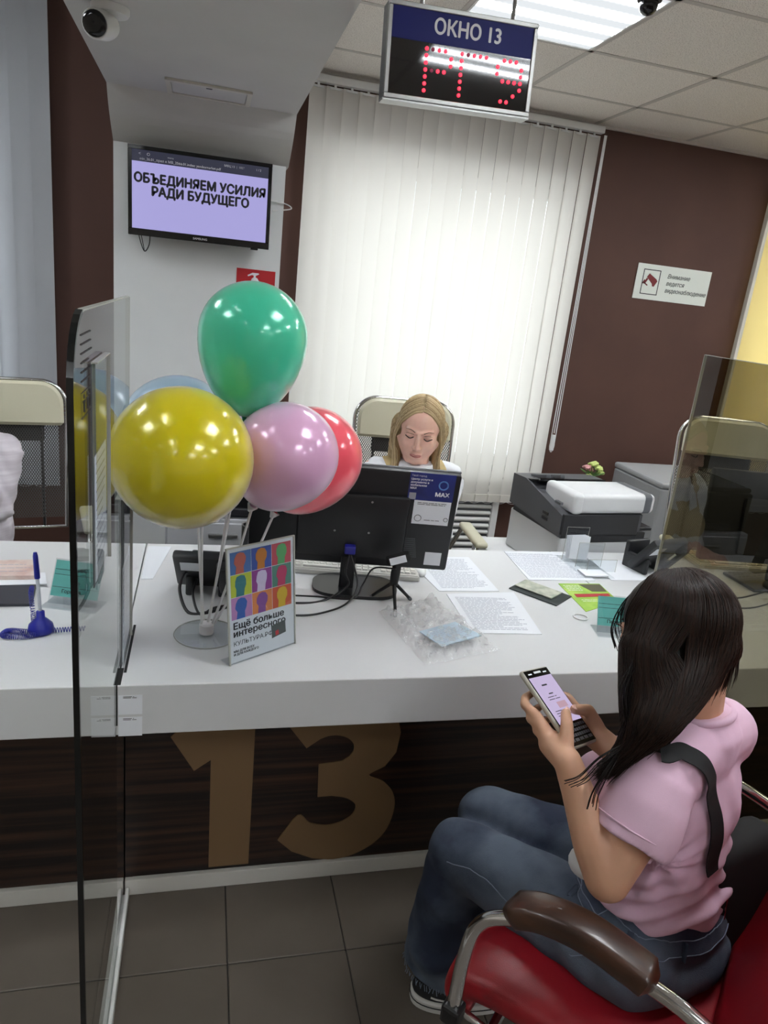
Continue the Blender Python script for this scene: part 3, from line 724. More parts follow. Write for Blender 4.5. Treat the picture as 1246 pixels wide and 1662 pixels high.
# cables on the counter
def cable(label, pts, r=.0028, m=M_black_pl):
    return tag(obj('cable', MB().tube(bez(pts, 8), r, 7), m, smooth=True), label, 'cable')
plug = MM @ Vector((0, .05, .03)); z = T+.003
cable('black twisted cable running down the monitor neck to the left', [plug, plug+Vector((-.01, -.015, -.05)), (.43, 1.90, T+.04), (.36, 1.88, z), (.28, 1.86, z), (.15, 1.88, z)], .0035)
cable('thin black cable looping left from the monitor neck', [plug+Vector((.004, 0, 0)), (.455, 1.885, T+.05), (.42, 1.84, z+.01), (.35, 1.80, z), (.27, 1.78, z), (.15, 1.81, z)], .003)
cable('black cable from the microphone across the monitor base', [(.553, 1.84, .88), (.50, 1.89, .86), (.475, 1.90, T+.045), (.44, 1.865, z+.012), (.34, 1.905, z), (.2, 1.92, z)], .0026)

# ---------------------------------------------------------------- small microphone on a mini tripod
t = thing('tripod_microphone', 'black microphone on a mini tripod in front of the monitor', 'microphone', (.552, 1.85, T))
hd = Vector((.560, 1.852, .908))
obj('body', MB().rbox(-.035, .035, -.014, .014, -.012, .012, .006, Matrix.Translation(hd) @ Matrix.Rotation(math.radians(-20), 4, 'Y') @ Matrix.Rotation(math.radians(-10), 4, 'Z')), M_black_matte, t)
obj('stem', MB().tube([hd+Vector((0, 0, -.008)), (.556, 1.852, .86), (.554, 1.85, .825)], [.012, .014, .012], 12), M_black_matte, t, smooth=True)
obj('label_plate', MB().box(-.026, .022, -.0165, -.0150, -.010, .012, Matrix.Translation(hd) @ Matrix.Rotation(math.radians(-20), 4, 'Y') @ Matrix.Rotation(math.radians(-10), 4, 'Z')), M_paper, t)
for f in ((.548, 1.775, T+.004), (.622, 1.885, T+.004), (.50, 1.90, T+.004)):
    l_ = obj('leg', MB().tube([(.554, 1.85, .835), f], [.0055, .0045], 8), M_black_matte, t, smooth=True)
    d = (Vector(f)-Vector((.554, 1.85, .835))).normalized(); obj('foot', MB().cap(Vector(f)-d*.008, .006, Vector(f), .0055, 10), M_grey_pl, l_, smooth=True)

# ---------------------------------------------------------------- keyboards
M_key = mat('key_plastic', (214, 212, 204), .45); M_keyb = mat('keyboard_case', (196, 194, 186), .45)
km = meshdata('key', MB().add([(-.0085, -.0085, 0), (.0085, -.0085, 0), (.0085, .0085, 0), (-.0085, .0085, 0), (-.0065, -.006, .006), (.0065, -.006, .006), (.0065, .007, .006), (-.0065, .007, .006)],
    [(0, 3, 2, 1), (4, 5, 6, 7), (0, 1, 5, 4), (1, 2, 6, 5), (2, 3, 7, 6), (3, 0, 4, 7)]), M_key)
sbm = meshdata('space_bar', MB().box(-.055, .055, -.008, .008, 0, .006), M_key)
def keyboard(label, x, y, rz, kmesh=km, case=M_keyb):
    t = thing('keyboard', label, 'keyboard', (x, y, T+.0005), rz)
    obj('case', MB().rbox(-.225, .225, -.08, .08, 0, .016, .004).rbox(-.22, .22, -.075, .075, .014, .019, .002), case, t, world=False)
    for r in range(6):
        for c in range(22):
            if c in (15, 18) or (r == 0 and 3 <= c <= 8): continue
            piece('key', kmesh, (-.205+c*.0195, -.056+r*.0215+(.006 if r == 5 else 0), .0185), t)
    piece('space_bar', sbm, (-.094, -.056, .0185), t); return t
keyboard('cream keyboard under the monitor in front of the blonde clerk', .482, 2.138, -.17)
tag(obj('keyboard_cable', MB().tube(bez([(.29, 2.0, z), (.26, 1.97, z), (.27, 1.93, z)]), .002, 6), M_white_pl, smooth=True), 'short white cable end lying left of the monitor base', 'cable')
tag(obj('computer_mouse', MB().ell((.71, 2.09, T+.012), (.02, .035, .016)), M_white_pl, smooth=True), 'white mouse beside the keyboard, half hidden by the monitor', 'mouse')

# ---------------------------------------------------------------- papers
def sheet(name, label, cat, corners, m=M_paper, lines=24, th=.0012, seed=1, group=None, top=.02, inkm=M_ink, zz=T):
    """corners: four world points around the sheet, starting at its lower left"""
    c = [Vector((p[0], p[1], zz+.0006)) for p in corners]
    ctr = sum(c, Vector())/4; t = thing(name, label, cat, ctr[:], 0, group)
    mb = MB().add([v+Vector((0, 0, k)) for k in (0, th) for v in c], [(3, 2, 1, 0), (4, 5, 6, 7), (0, 1, 5, 4), (1, 2, 6, 5), (2, 3, 7, 6), (3, 0, 4, 7)])
    obj('paper', mb, m, t)
    if lines:
        w = (c[1]-c[0]).length; h_ = (c[3]-c[0]).length
        F_ = frame(c[0]+Vector((0, 0, th)), c[1]-c[0], c[3]-c[0])
        obj('printed_lines', MB().strips(w-.035, h_-2*top, lines, F_ @ Matrix.Translation((.016, top, .0001)), .0026, .0002, seed), inkm, t)
    return t
sheet('document', 'printed sheet beside the right edge of the monitor', 'document', [(.735, 1.951), (.938, 1.953), (.94, 2.249), (.70, 2.247)], seed=2)
sheet('document', 'loose printed sheet in the middle of the counter, behind the plastic bag', 'document', [(.742, 1.668), (.948, 1.656), (.985, 1.944), (.752, 1.93)], seed=3)
sheet('document', 'printed sheet by the acrylic card holder, in front of the printer', 'document', [(1.085, 2.046), (1.335, 2.045), (1.345, 2.318), (1.106, 2.318)], seed=4)
sheet('document', 'blank white sheet at the right behind the acrylic card holder', 'document', [(1.40, 2.05), (1.55, 2.05), (1.58, 2.24), (1.43, 2.24)], lines=0, seed=5)
sheet('document', 'printed form lying on the counter right of the glass partition', 'document', [(-.158, 2.03), (-.126, 2.03), (-.085, 2.30), (-.158, 2.30)], seed=6, lines=20)
# green leaflet
M_green = noise_mat('green_print', (130, 176, 60), (176, 206, 90), .5, (14, 14, 14))
t = sheet('leaflet', 'bright green printed leaflet lying before the visitor', 'leaflet', [(1.165, 1.80), (1.325, 1.875), (1.335, 2.018), (1.18, 2.018)], M_green, 0)
t = sheet('leaflet', 'x', 'leaflet', [(1.165, 1.80), (1.325, 1.875), (1.335, 2.018), (1.18, 2.018)], M_green, 0) if False else t
zt = T+.0022
obj('photo_block', MB().prism([(1.27, 1.95), (1.325, 1.95), (1.332, 2.01), (1.25, 2.01)], zt, zt+.0003), mat('leaflet_photo', (84, 80, 60), .6), t)
obj('red_band', MB().prism([(1.19, 1.905), (1.318, 1.915), (1.322, 1.935), (1.192, 1.93)], zt, zt+.0003), mat('leaflet_red', (170, 40, 50), .6), t)
obj('printed_lines', MB().strips(.06, .05, 4, Matrix.Translation((1.188, 1.955, zt)), .005, seed=8).strips(.11, .02, 2, Matrix.Translation((1.195, 1.87, zt)), .004, seed=9), mat('leaflet_white', (220, 228, 206), .6), t)
# id booklet with a dark cover
t = thing('booklet', 'open identity booklet in a dark cover, left of the green leaflet', 'booklet', (1.08, 1.94, T))
Q = Matrix.Translation((1.078, 1.942, T+.0006)) @ Matrix.Rotation(math.radians(-52), 4, 'Z')
obj('cover', MB().rbox(-.085, .085, -.058, .055, 0, .004, .0015, Q), mat('dark_green_cover', (36, 44, 44), .5), t)
obj('pages', MB().rbox(-.080, .052, -.030, .052, .0042, .008, .001, Q @ Matrix.Rotation(-.03, 4, 'X')), noise_mat('guilloche_pages', (150, 156, 140), (190, 192, 176), .7, (30, 30, 30)), t)
# plastic bag with a blue paper inside
M_bag = glass_mat('crinkled_film', (252, 252, 252), 1.42, .2)
N_, L_n = nodes(M_bag); o_ = [n for n in N_ if n.type == 'OUTPUT_MATERIAL'][0]; src = o_.inputs[0].links[0].from_socket
pw = N_.new('ShaderNodeBsdfPrincipled'); pw.inputs['Base Color'].default_value = (.96, .97, .98, 1); pw.inputs['Roughness'].default_value = .22; pw.inputs['Specular IOR Level'].default_value = 1.0
mx_ = N_.new('ShaderNodeMixShader'); mx_.inputs[0].default_value = .26; L_n.new(src, mx_.inputs[1]); L_n.new(pw.outputs[0], mx_.inputs[2]); L_n.new(mx_.outputs[0], o_.inputs[0])
P = []; nu, nv = 40, 46; c00, c10, c11, c01 = Vector((.555, 1.497, 0)), Vector((.785, 1.565, 0)), Vector((.70, 1.90, 0)), Vector((.505, 1.80, 0))
from mathutils import noise as mn
for j in range(nv):
    row = []
    for i in range(nu):
        a, b = i/(nu-1), j/(nv-1); p = (c00*(1-a)+c10*a)*(1-b)+(c01*(1-a)+c11*a)*b
        e_ = min(a, 1-a, b, 1-b); q = Vector((p.x*26, p.y*26, 0))
        cr_ = abs(mn.noise(q))*.034+abs(mn.noise(q*2.3+Vector((5, 0, 0))))*.026
        row.append(Vector((p.x+.006*mn.noise(q*1.3), p.y+.006*mn.noise(q*1.1+Vector((9, 1, 0))), T+.0015+cr_*(min(1, e_*12)*.85+.15)+.003*min(1, e_*9))))
    P.append(row)
tag(obj('plastic_bag', MB().grid(P, nu, nv), M_bag, smooth=False), 'crumpled clear plastic bag lying on the counter front', 'bag')
sheet('folded_paper', 'small pale blue folded paper lying in the clear plastic bag', 'paper', [(.617, 1.562), (.748, 1.618), (.700, 1.70), (.58, 1.645)], noise_mat('pale_blue_paper', (172, 192, 204), (182, 200, 210), .8), 9, .003, seed=11, top=.008, zz=T+.017)

# ---------------------------------------------------------------- poster in an acrylic stand
t = thing('poster_stand', 'tilted acrylic stand holding a colourful poster of nine heads', 'poster', (.16, 1.57, T))
u_ = (Vector((.245, 1.623, 0))-Vector((.079, 1.516, 0))); PF = frame((.079, 1.516, T+.002), u_, Vector((0, 0, 1))+Vector((-u_.y, u_.x, 0)).normalized()*.13)
Wp, Hp = .198, .283
obj('acrylic_sleeve', MB().rbox(0, Wp, 0, Hp, .002, .004, .0008, PF, seg=1), M_acrylic, t)
obj('acrylic_foot', MB().box(0, Wp, 0, .003, -.075, .0, PF), M_acrylic, t)
e_ = MB().box(0, .003, 0, Hp, -.001, .0045, PF).box(Wp-.003, Wp, 0, Hp, -.001, .0045, PF).box(0, Wp, Hp-.003, Hp, -.001, .0045, PF)
obj('sleeve_rim', e_, M_edge_l, t)
po = obj('poster_sheet', MB().box(.003, Wp-.003, .003, Hp-.003, 0, .001, PF), M_paper, t)
cols = [[((84, 120, 178), (198, 106, 92)), ((70, 92, 168), (208, 132, 60)), ((196, 84, 96), (96, 168, 108))],
        [((196, 204, 72), (64, 124, 132)), ((152, 72, 146), (214, 200, 226)), ((92, 140, 124), (190, 70, 106))],
        [((196, 140, 190), (70, 106, 178)), ((222, 138, 84), (140, 88, 156)), ((206, 96, 70), (212, 176, 60))]]
head = [(-.30, -.46), (.18, -.46), (.20, -.16), (.30, .02), (.32, .24), (.22, .42), (0, .47), (-.22, .42), (-.33, .24), (-.36, .02), (-.26, -.14)]
x0, y0, cw, chh = .010, .108, (Wp-.020)/3, .0545
for r in range(3):
    for c in range(3):
        bg, fg = cols[r][c]; cx = x0+cw*(c+.5); cy = y0+chh*(2-r+.5)
        o = obj('picture_square', MB().box(cx-cw/2+.0006, cx+cw/2-.0006, cy-chh/2+.0006, cy+chh/2-.0006, .001, .0013, PF), mat('print_bg', bg, .6), po)
        wob = [(px*cw*.8+.0008*math.sin(k*2+r*3+c), py*chh) for k, (px, py) in enumerate(head)]
        obj('head_shape', tri_prism(MB(), wob[::-1], 0, .0003, PF @ Matrix.Translation((cx+.001*(c-1), cy-.0015, .0014))), mat('print_fg', fg, .6), po)
pt = lambda x, y: PF @ Matrix.Translation((x, y, .0012))
obj('lettering', MB().text('Ещё больше', .0225, pt(.013, .085), .0003, .0006, 'LEFT', 1.12), M_inkd, po)
obj('lettering', MB().text('интересного', .0225, pt(.013, .066), .0003, .0006, 'LEFT', 1.12), M_inkd, po)
obj('lettering', MB().text('КУЛЬТУРА.РФ', .015, pt(.013, .044), .0003, 0, 'LEFT', 1.1), M_inkd, po)
obj('lettering', MB().text('МЫ ДЛЯ ВСЕХ', .0075, pt(.013, .028), .0003, .0002, 'LEFT', 1.1), M_inkd, po)
obj('lettering', MB().text('И ДЛЯ КАЖДОГО', .0075, pt(.013, .020), .0003, .0002, 'LEFT', 1.1), M_inkd, po)
obj('dark_photo', MB().prism([(.125, .034), (.168, .040), (.166, .072), (.123, .066)], .0016, .0019, PF), mat('print_photo', (76, 86, 84), .6), po)
obj('red_patch', MB().prism([(.136, .038), (.146, .040), (.145, .052), (.135, .050)], .0020, .0022, PF), M_red, po)

# ---------------------------------------------------------------- desk phones
M_ph = mat('phone_plastic', (26, 27, 30), .4)
def desk_phone(label, x, y, rz):
    t = thing('desk_phone', label, 'telephone', (x, y, T+.0005), rz)
    # seen from behind: a tilted body on a wedge foot, handset on the side
    a = math.radians(52); Q = Matrix.Translation((0, .01, .035)) @ Matrix.Rotation(a, 4, 'X')
    obj('body', MB().rbox(-.085, .085, -.02, .135, -.012, .016, .008, Q), M_ph, t, world=False, smooth=True, auto=30)
    obj('keypad', MB().rbox(-.03, .07, 0, .08, .0155, .0175, .001, Q), M_grey_pl, t, world=False)
    b = MB().rbox(-.055, -.035, -.055, .05, 0, .06, .006).rbox(.035, .055, -.055, .05, 0, .06, .006).rbox(-.055, .055, -.06, -.04, 0, .10, .006)
    obj('foot_stand', b, M_ph, t, world=False)
    obj('label_plate', MB().box(.012, .066, .070, .112, -.0128, -.0120, Q), M_paper, t, world=False)
    hs = MB().rbox(-.075, -.035, -.015, .035, -.04, -.016, .009, Q).rbox(-.075, -.035, .09, .145, -.04, -.016, .009, Q).rbox(-.070, -.040, .0, .13, -.046, -.030, .008, Q)
    obj('handset', hs, M_ph, t, world=False, smooth=True, auto=30); return t
desk_phone('black desk phone seen from behind the balloon sticks', .03, 1.955, math.radians(172))
desk_phone('black desk phone beside the smoky glass partition', 1.60, 2.16, math.radians(195))
cable('dark grey phone cord looping down behind the balloon sticks', [(-.01, 1.93, T+.06), (-.035, 1.90, T+.075), (-.045, 1.86, T+.04), (-.02, 1.80, T+.004), (.03, 1.80, z), (.09, 1.84, z)], .0045, M_ph)
cable('black cable leading from the desk phone towards the poster', [(.0, 1.92, T+.05), (-.01, 1.86, T+.03), (.01, 1.79, z), (.05, 1.83, z), (.13, 1.86, z)], .0035)
# printed plate standing in an acrylic holder (teal cards)
M_teal = mat('teal_card', (120, 206, 196), .55)
def teal_card(label, p, u, w, hh, lines, dy=.03):
    t = thing('name_card', label, 'card', p); Fm = frame((p[0], p[1], T+.002), u, Vector((0, 0, 1))+Vector((-u[1], u[0], 0)).normalized()*.5)
    c = obj('card_sheet', MB().box(.002, w-.002, .02, hh, 0, .001, Fm), M_teal, t)
    obj('acrylic_plate', MB().rbox(0, w, 0, hh+.004, .0012, .003, .0005, Fm, seg=1), M_acrylic, t)
    for y_ in (.25, .74, .60): obj('rule_line', MB().box(.004, w-.004, .02+(hh-.02)*y_, .0212+(hh-.02)*y_, .0011, .0014, Fm), M_inkd, t)
    for x_, y_, s_, sz in lines: obj('lettering', MB().text(s_, sz, Fm @ Matrix.Translation((x_, y_, .0011)), .0004, .0002), M_inkd, t)
    base = MB().rbox(-.005, w+.01, -.03, .045, 0, .003, .001, frame((p[0], p[1], T+.0005), u, (-u[1], u[0], 0)))
    obj('base_plate', base, M_acrylic, t); return t
teal_card('teal name card behind the blue pen on the left counter', (-.378, 1.865, T), Vector((.95, -.28, 0)).normalized(), .13, .115, [(.06, .088, 'ОБС', .014), (.05, .055, 'Пункт', .009), (.03, .03, 'Горячая', .013)])
teal_card('teal card standing just left of the visitor head', (1.125, 1.665, T), Vector((.97, -.2, 0)).normalized(), .13, .105, [(.03, .028, 'Перерыв', .014)])
rg = MB().tube([(1.125+.022*math.cos(a), 1.76+.02*math.sin(a), T+.003) for a in [2*PI*k/24 for k in range(25)]], .0022, 6, cap=False)
tag(obj('cup_ring', rg, M_white_pl, smooth=True), 'thin white ring lying beside the teal card at the visitor head', 'ring')
# acrylic card holder with blank slips
t = thing('card_holder', 'clear acrylic holder with white slips in front of the printer', 'card holder', (1.36, 2.19, T))
hb = MB().rbox(1.30, 1.42, 2.06, 2.28, T+.0005, T+.004, .001)
obj('base_plate', hb, M_acrylic, t)
obj('slip_tray', MB().rbox(1.31, 1.40, 2.07, 2.13, T+.004, T+.010, .001), M_paper, t)
for k, (yy, zz) in enumerate(((2.24, .13), (2.17, .095), (2.12, .05))):
    b = MB().rbox(1.305+k*.018, 1.395+k*.03, yy, yy+.003, T+.003, T+zz, .001, seg=1); obj('acrylic_wall', b, M_acrylic, t)
    e_ = MB().tube([(1.305+k*.018, yy-.0004, T+.003), (1.305+k*.018, yy-.0004, T+zz), (1.395+k*.03, yy-.0004, T+zz), (1.395+k*.03, yy-.0004, T+.003)], .0009, 4); obj('acrylic_rim', e_, M_edge_l, t)
for k in range(4):
    obj('paper_slip', MB().box(-.038, .038, 0, .001, 0, .088, Matrix.Translation((1.352+k*.002, 2.232-k*.004, T+.012)) @ Matrix.Rotation(-.05+k*.035, 4, 'Y') @ Matrix.Rotation(-.12, 4, 'X')), M_paper, t)

# ---------------------------------------------------------------- pen on a coil, brochures (left counter)
M_blue = mat('blue_plastic', (26, 34, 140), .3); M_clear = mat('clear_barrel', (190, 196, 204), .2)
bx, by = -.362, 1.70
t = thing('desk_pen', 'blue pen standing in a round weighted stand with a coiled cord', 'pen', (bx, by, T))
obj('weighted_base', MB().lathe([(.026, T+.001), (.030, T+.008), (.027, T+.022), (.016, T+.034), (.010, T+.040), (.0095, T+.056), (.006, T+.058)], 24, c=(bx, by, 0)), M_blue, t, smooth=True)
pb = Vector((bx, by, T+.050)); pt_ = Vector((bx-.008, by+.006, T+.205))
obj('barrel', MB().tube([pb, pb.lerp(pt_, .62)], .0042, 10), M_clear, t, smooth=True, auto=40)
obj('pen_cap', MB().tube([pb.lerp(pt_, .58), pb.lerp(pt_, .62), pb.lerp(pt_, .94), pt_], [.0062, .0066, .0058, .004], 10).box(-.0015, .0015, -.009, -.006, 0, .045, Matrix.Translation(pb.lerp(pt_, .70))), M_blue, t, smooth=True, auto=40)
def coil(path, r=.006, turns=34, th=.0011):
    pts = bez(path, 30); n = len(pts); out = []
    for i in range(n*4-4):
        a = i/4; k = int(a); p = pts[k].lerp(pts[min(k+1, n-1)], a-k); tt_ = (pts[min(k+1, n-1)]-pts[max(k-1, 0)]).normalized()
        s1 = tt_.cross(Vector((0, 0, 1))).normalized(); s2 = s1.cross(tt_); w_ = 2*PI*turns*i/(n*4)
        out.append(p+s1*math.cos(w_)*r+s2*math.sin(w_)*r)
    return MB().tube(out, th, 4)
zc = T+.0075
obj('coiled_cord', coil([(bx+.01, by-.02, zc), (bx-.03, by-.035, zc), (bx-.075, by-.03, zc), (bx-.07, by-.005, zc), (bx-.03, by-.01, zc), (bx+.03, by-.005, zc), (bx+.10, by+.005, zc)], turns=70), M_blue, t, smooth=True)
obj('coiled_cord', coil([(bx-.022, by+.03, zc), (bx-.03, by+.06, zc+.02), (bx-.03, by+.05, zc+.07), (bx-.022, by+.025, zc+.10)], turns=24, r=.005, th=.0009), M_blue, t, smooth=True)
sheet('folder', 'dark grey folder under the brochures at the left edge', 'folder', [(-.66, 1.84), (-.412, 1.845), (-.43, 2.0), (-.62, 2.0)], mat('charcoal_card', (52, 54, 62), .5), 0, .008)
sheet('brochure', 'stack of pale pink brochures on the dark grey folder', 'brochure', [(-.66, 1.985), (-.43, 2.0), (-.46, 2.12), (-.66, 2.10)], noise_mat('pink_brochure', (214, 196, 188), (190, 150, 140), .6, (18, 18, 18), lo=.5, hi=.8), 3, .012, seed=4, zz=T+.009)
sheet('letter', 'white letter sheet under the pink brochures at the left edge', 'document', [(-.64, 1.95), (-.40, 1.97), (-.42, 2.05), (-.62, 2.03)], M_paper, 0, .001, zz=T+.0082)

# ---------------------------------------------------------------- printers and cabinets behind the counter
M_pw = mat('printer_white', (216, 217, 218), .4); M_pd = mat('printer_dark', (40, 40, 43), .4); M_pg = mat('printer_grey', (84, 85, 88), .45)
t = thing('low_cabinet', 'low pale cabinet under the large white printer', 'cabinet', (1.60, 2.63, 0))
obj('body', MB().rbox(1.22, 1.98, 2.375, 2.90, 0, .613, .004), M_pw, t)
obj('cabinet_door', MB().rbox(1.21, 1.625, 2.36, 2.374,   .06, .59, .003), M_pw, t); obj('cabinet_door', MB().rbox(1.635, 1.97, 2.36, 2.374, .06, .59, .003), M_pw, t)
PX = Matrix.Translation((1.38, 2.41, .615)) @ Matrix.Rotation(math.radians(6), 4, 'Z')
t = thing('printer', 'large white and dark grey office printer at the counter end', 'printer', (1.57, 2.6, .632))
w, dp = .405, .40
obj('lower_case', MB().rbox(0, w, 0, dp, 0, .175, .008, PX), M_pw, t)
obj('paper_tray', MB().rbox(.03, w-.03, -.004, .01, .008, .07, .004, PX), M_pw, t)
obj('output_recess', MB().rbox(.055, w-.04, -.003, .16, .150, .180, .003, PX), M_pd, t)
obj('output_recess', MB().prism([(0, .17), (.27, .17), (w, .155), (w, .19), (.30, .20), (0, .20)], -.38, .001, PX @ frame((0, 0, 0), (1, 0, 0), (0, 0, 1))), M_pd, t)
side = [(0, .175), (dp, .20), (dp, .33), (.30, .335), (0, .265)]
obj('scanner_body', MB().prism([(y, z_) for y, z_ in side], -.012, w-.03, PX @ Matrix(((0, 0, 1, 0), (1, 0, 0, 0), (0, 1, 0, 0), (0, 0, 0, 1)))), M_pg, t)
obj('front_fascia', MB().rbox(-.008, w-.05, -.012, .004, .185, .272, .004, PX), M_pd, t)
for k in range(2): obj('vent_slot', MB().rbox(-.016, -.012, .09, .13, .235+k*-.022, .247+k*-.022, .001, PX), M_pd, t)
obj('side_flap', MB().rbox(w-.05, w+.05, .02, .14, .19, .205, .004, PX), M_pd, t)
ld = obj('feeder_lid', MB().rbox(.030, w+.005, -.02, .20, .275, .355, .020, PX, seg=4), M_pw, t, smooth=True, auto=40)
obj('lid_end', MB().rbox(.022, .070, -.022, .202, .272, .357, .018, PX, seg=4), M_pw, ld, smooth=True, auto=40)
obj('lid_seam', MB().rbox(w-.036, w-.032, -.021, .201, .275, .356, .019, PX, seg=3), M_grey_pl, ld)
TP = PX @ Matrix.Translation((-.005, .205, .345)) @ Matrix.Rotation(math.radians(-14), 4, 'X')
gl_ = obj('document_tray', MB().rbox(0, .33, 0, .20, 0, .012, .004, TP), M_gloss, t)
obj('paper_guide', MB().rbox(.05, .075, .03, .15, .0121, .030, .004, TP).rbox(.12, .145, .03, .15, .0121, .030, .004, TP).box(.05, .145, .08, .09, .0121, .02, TP), M_pg, gl_)
obj('tray_support', MB().rbox(.02, .30, .16, .18, -.045, 0, .004, TP), M_pg, t)
obj('side_knob', MB().rbox(-.016, 0, .02, .06, .30, .312, .003, PX), M_pg, t)
# flower pot behind the printer
t = thing('potted_flower', 'small pot of pale green and pink flowers behind the printer', 'plant', (1.74, 2.865, .632))
obj('pot', MB().lathe([(.03, .614), (.05, .85), (.053, .90), (.045, .90), (.043, .88)], 20, c=(1.74, 2.865, 0)), M_pw, t, smooth=True, auto=40)
stems = MB(); q = random.Random(3); heads = []
for k in range(9):
    a = q.uniform(0, 2*PI); rr = q.uniform(.01, .05); zt_ = q.uniform(.935, .995); p = (1.74+rr*math.cos(a), 2.865+rr*math.sin(a), zt_)
    stems.tube([(1.74, 2.865, .88), ((1.74+p[0])/2, (2.865+p[1])/2, .94), p], .002, 5); heads.append(p)
obj('stems', stems, mat('stem_green', (84, 110, 50), .6), t)['kind'] = 'stuff'
Mf1 = mat('pale_green_petal', (176, 190, 110), .6); Mf2 = mat('pink_petal', (196, 140, 140), .6)
for k, p in enumerate(heads):
    b = MB()
    for j in range(7):
        a = 2*PI*j/7; b.ell((p[0]+.011*math.cos(a), p[1]+.011*math.sin(a), p[2]+.004*math.sin(j*2)), (.009, .009, .006), nu=8, nv=6)
    b.ell(p, (.007, .007, .009), nu=8, nv=6); obj('flower_head', b, Mf1 if k % 3 else Mf2, t, smooth=True)
lf = MB()
for k in range(6):
    a = 2*PI*k/6+.4; d = Vector((math.cos(a), math.sin(a), .5)); lf.ell(Vector((1.74, 2.865, .93))+d*.03, (.03, .012, .003), d.to_track_quat('X', 'Z').to_matrix().to_4x4(), 10, 6)
obj('leaf', lf, mat('leaf_green', (80, 120, 56), .6), t, smooth=True)['kind'] = 'stuff'
# second machine by the wall
t = thing('floor_copier', 'light grey copier standing by the brown wall behind the large printer', 'printer', (2.86, 3.75, 0))
obj('body', MB().rbox(2.59, 3.13, 3.5, 4.02, 0, .72, .012), mat('copier_grey', (150, 152, 154), .5), t)
obj('top_cover', MB().rbox(2.585, 3.135, 3.495, 4.02, .722, .757, .012), mat('copier_top', (166, 168, 170), .5), t)
obj('front_door', MB().rbox(2.75, 3.12, 3.485, 3.499, .10, .62, .006), mat('copier_front', (140, 142, 146), .5), t)
obj('control_strip', MB().rbox(2.75, 3.12, 3.478, 3.499, .635, .71, .006), M_pg, t)
# cabinet and black printer behind the balloons
t = thing('drawer_cabinet', 'grey drawer cabinet behind the balloons and desk phone', 'cabinet', (.10, 3.2, 0))
obj('body', MB().rbox(-.135, .34, 2.92, 3.40, 0, .655, .004), mat('cabinet_grey', (176, 178, 182), .5), t)
for z0 in (.44, .23, .03):
    d_ = obj('drawer', MB().rbox(-.125, .33, 2.905, 2.919, z0, z0+.20, .004), mat('drawer_grey', (182, 184, 188), .5), t); obj('handle', MB().rbox(.04, .16, 2.892, 2.904, z0+.14, z0+.155, .003), M_alu, d_)
t = thing('printer', 'black printer on the grey cabinet, hidden behind the yellow and pink balloons', 'printer', (.10, 3.15, .656))
obj('case', MB().rbox(-.125, .33, 2.94, 3.36, .657, .86, .012), M_black_pl, t)
obj('top_lid', MB().rbox(-.115, .32, 2.95, 3.35, .861, .885, .008), M_gloss, t)
obj('output_tray', MB().rbox(-.02, .22, 2.925, 2.945, .67, .70, .004), M_pd, t)
t = thing('cup', 'dark cylindrical cup with a pale rim behind the desk phone', 'cup', (.155, 2.26, T))
obj('body', MB().lathe([(.026, T+.001), (.028, T+.01), (.028, T+.095), (.024, T+.095), (.022, T+.02)], 24, c=(.165, 2.27, 0)), M_black_pl, t, smooth=True, auto=40)
obj('rim', MB().tube([(.165+.027*math.cos(a), 2.27+.027*math.sin(a), T+.096) for a in [2*PI*k/24 for k in range(25)]], .002, 6, cap=False), M_alu, t)

# ---------------------------------------------------------------- office chairs (cream head pad, mesh back)
M_cream = mat('cream_leather', (196, 192, 168), .45)
def net_mat(name, col, k=330.0):
    m = bpy.data.materials.new(name); m.use_nodes = True; N, L = nodes(m); b = N['Principled BSDF']; b.inputs['Base Color'].default_value = (*lin(col), 1); b.inputs['Roughness'].default_value = .6
    tc = N.new('ShaderNodeTexCoord'); sp = N.new('ShaderNodeSeparateXYZ'); L.new(tc.outputs['Object'], sp.inputs[0])
    def mth(op, a, bb=None):
        n = N.new('ShaderNodeMath'); n.operation = op
        for i, q in enumerate((a, bb)):
            if q is None: continue
            if isinstance(q, (int, float)): n.inputs[i].default_value = q
            else: L.new(q, n.inputs[i])
        return n.outputs[0]
    u = mth('MULTIPLY', sp.outputs['X'], k); v = mth('MULTIPLY', sp.outputs['Z'], k*.62)
    a = mth('SINE', mth('ADD', u, v)); c = mth('SINE', mth('SUBTRACT', u, v)); f = mth('MULTIPLY', a, c)
    g = mth('GREATER_THAN', mth('ABSOLUTE', f), .42)
    tr = N.new('ShaderNodeBsdfTransparent'); mx = N.new('ShaderNodeMixShader'); L.new(g, mx.inputs[0]); L.new(b.outputs[0], mx.inputs[1]); L.new(tr.outputs[0], mx.inputs[2])
    L.new(mx.outputs[0], N['Material Output'].inputs[0]); return m
M_net = net_mat('chair_net', (70, 68, 66))
def rr_outline(w0, w1, z0, z1, r, n=8):
    """half widths w0 at the bottom, w1 at the top, rounded top corners"""
    pts = [(-w0, z0), (w0, z0)]
    for k in range(n+1):
        a = PI/2*k/n; pts.append((w1-r+r*math.cos(a), z1-r+r*math.sin(a)))
    for k in range(n+1):
        a = PI/2*k/n; pts.append((-w1+r-r*math.sin(a), z1-r+r*math.cos(a)))
    return pts
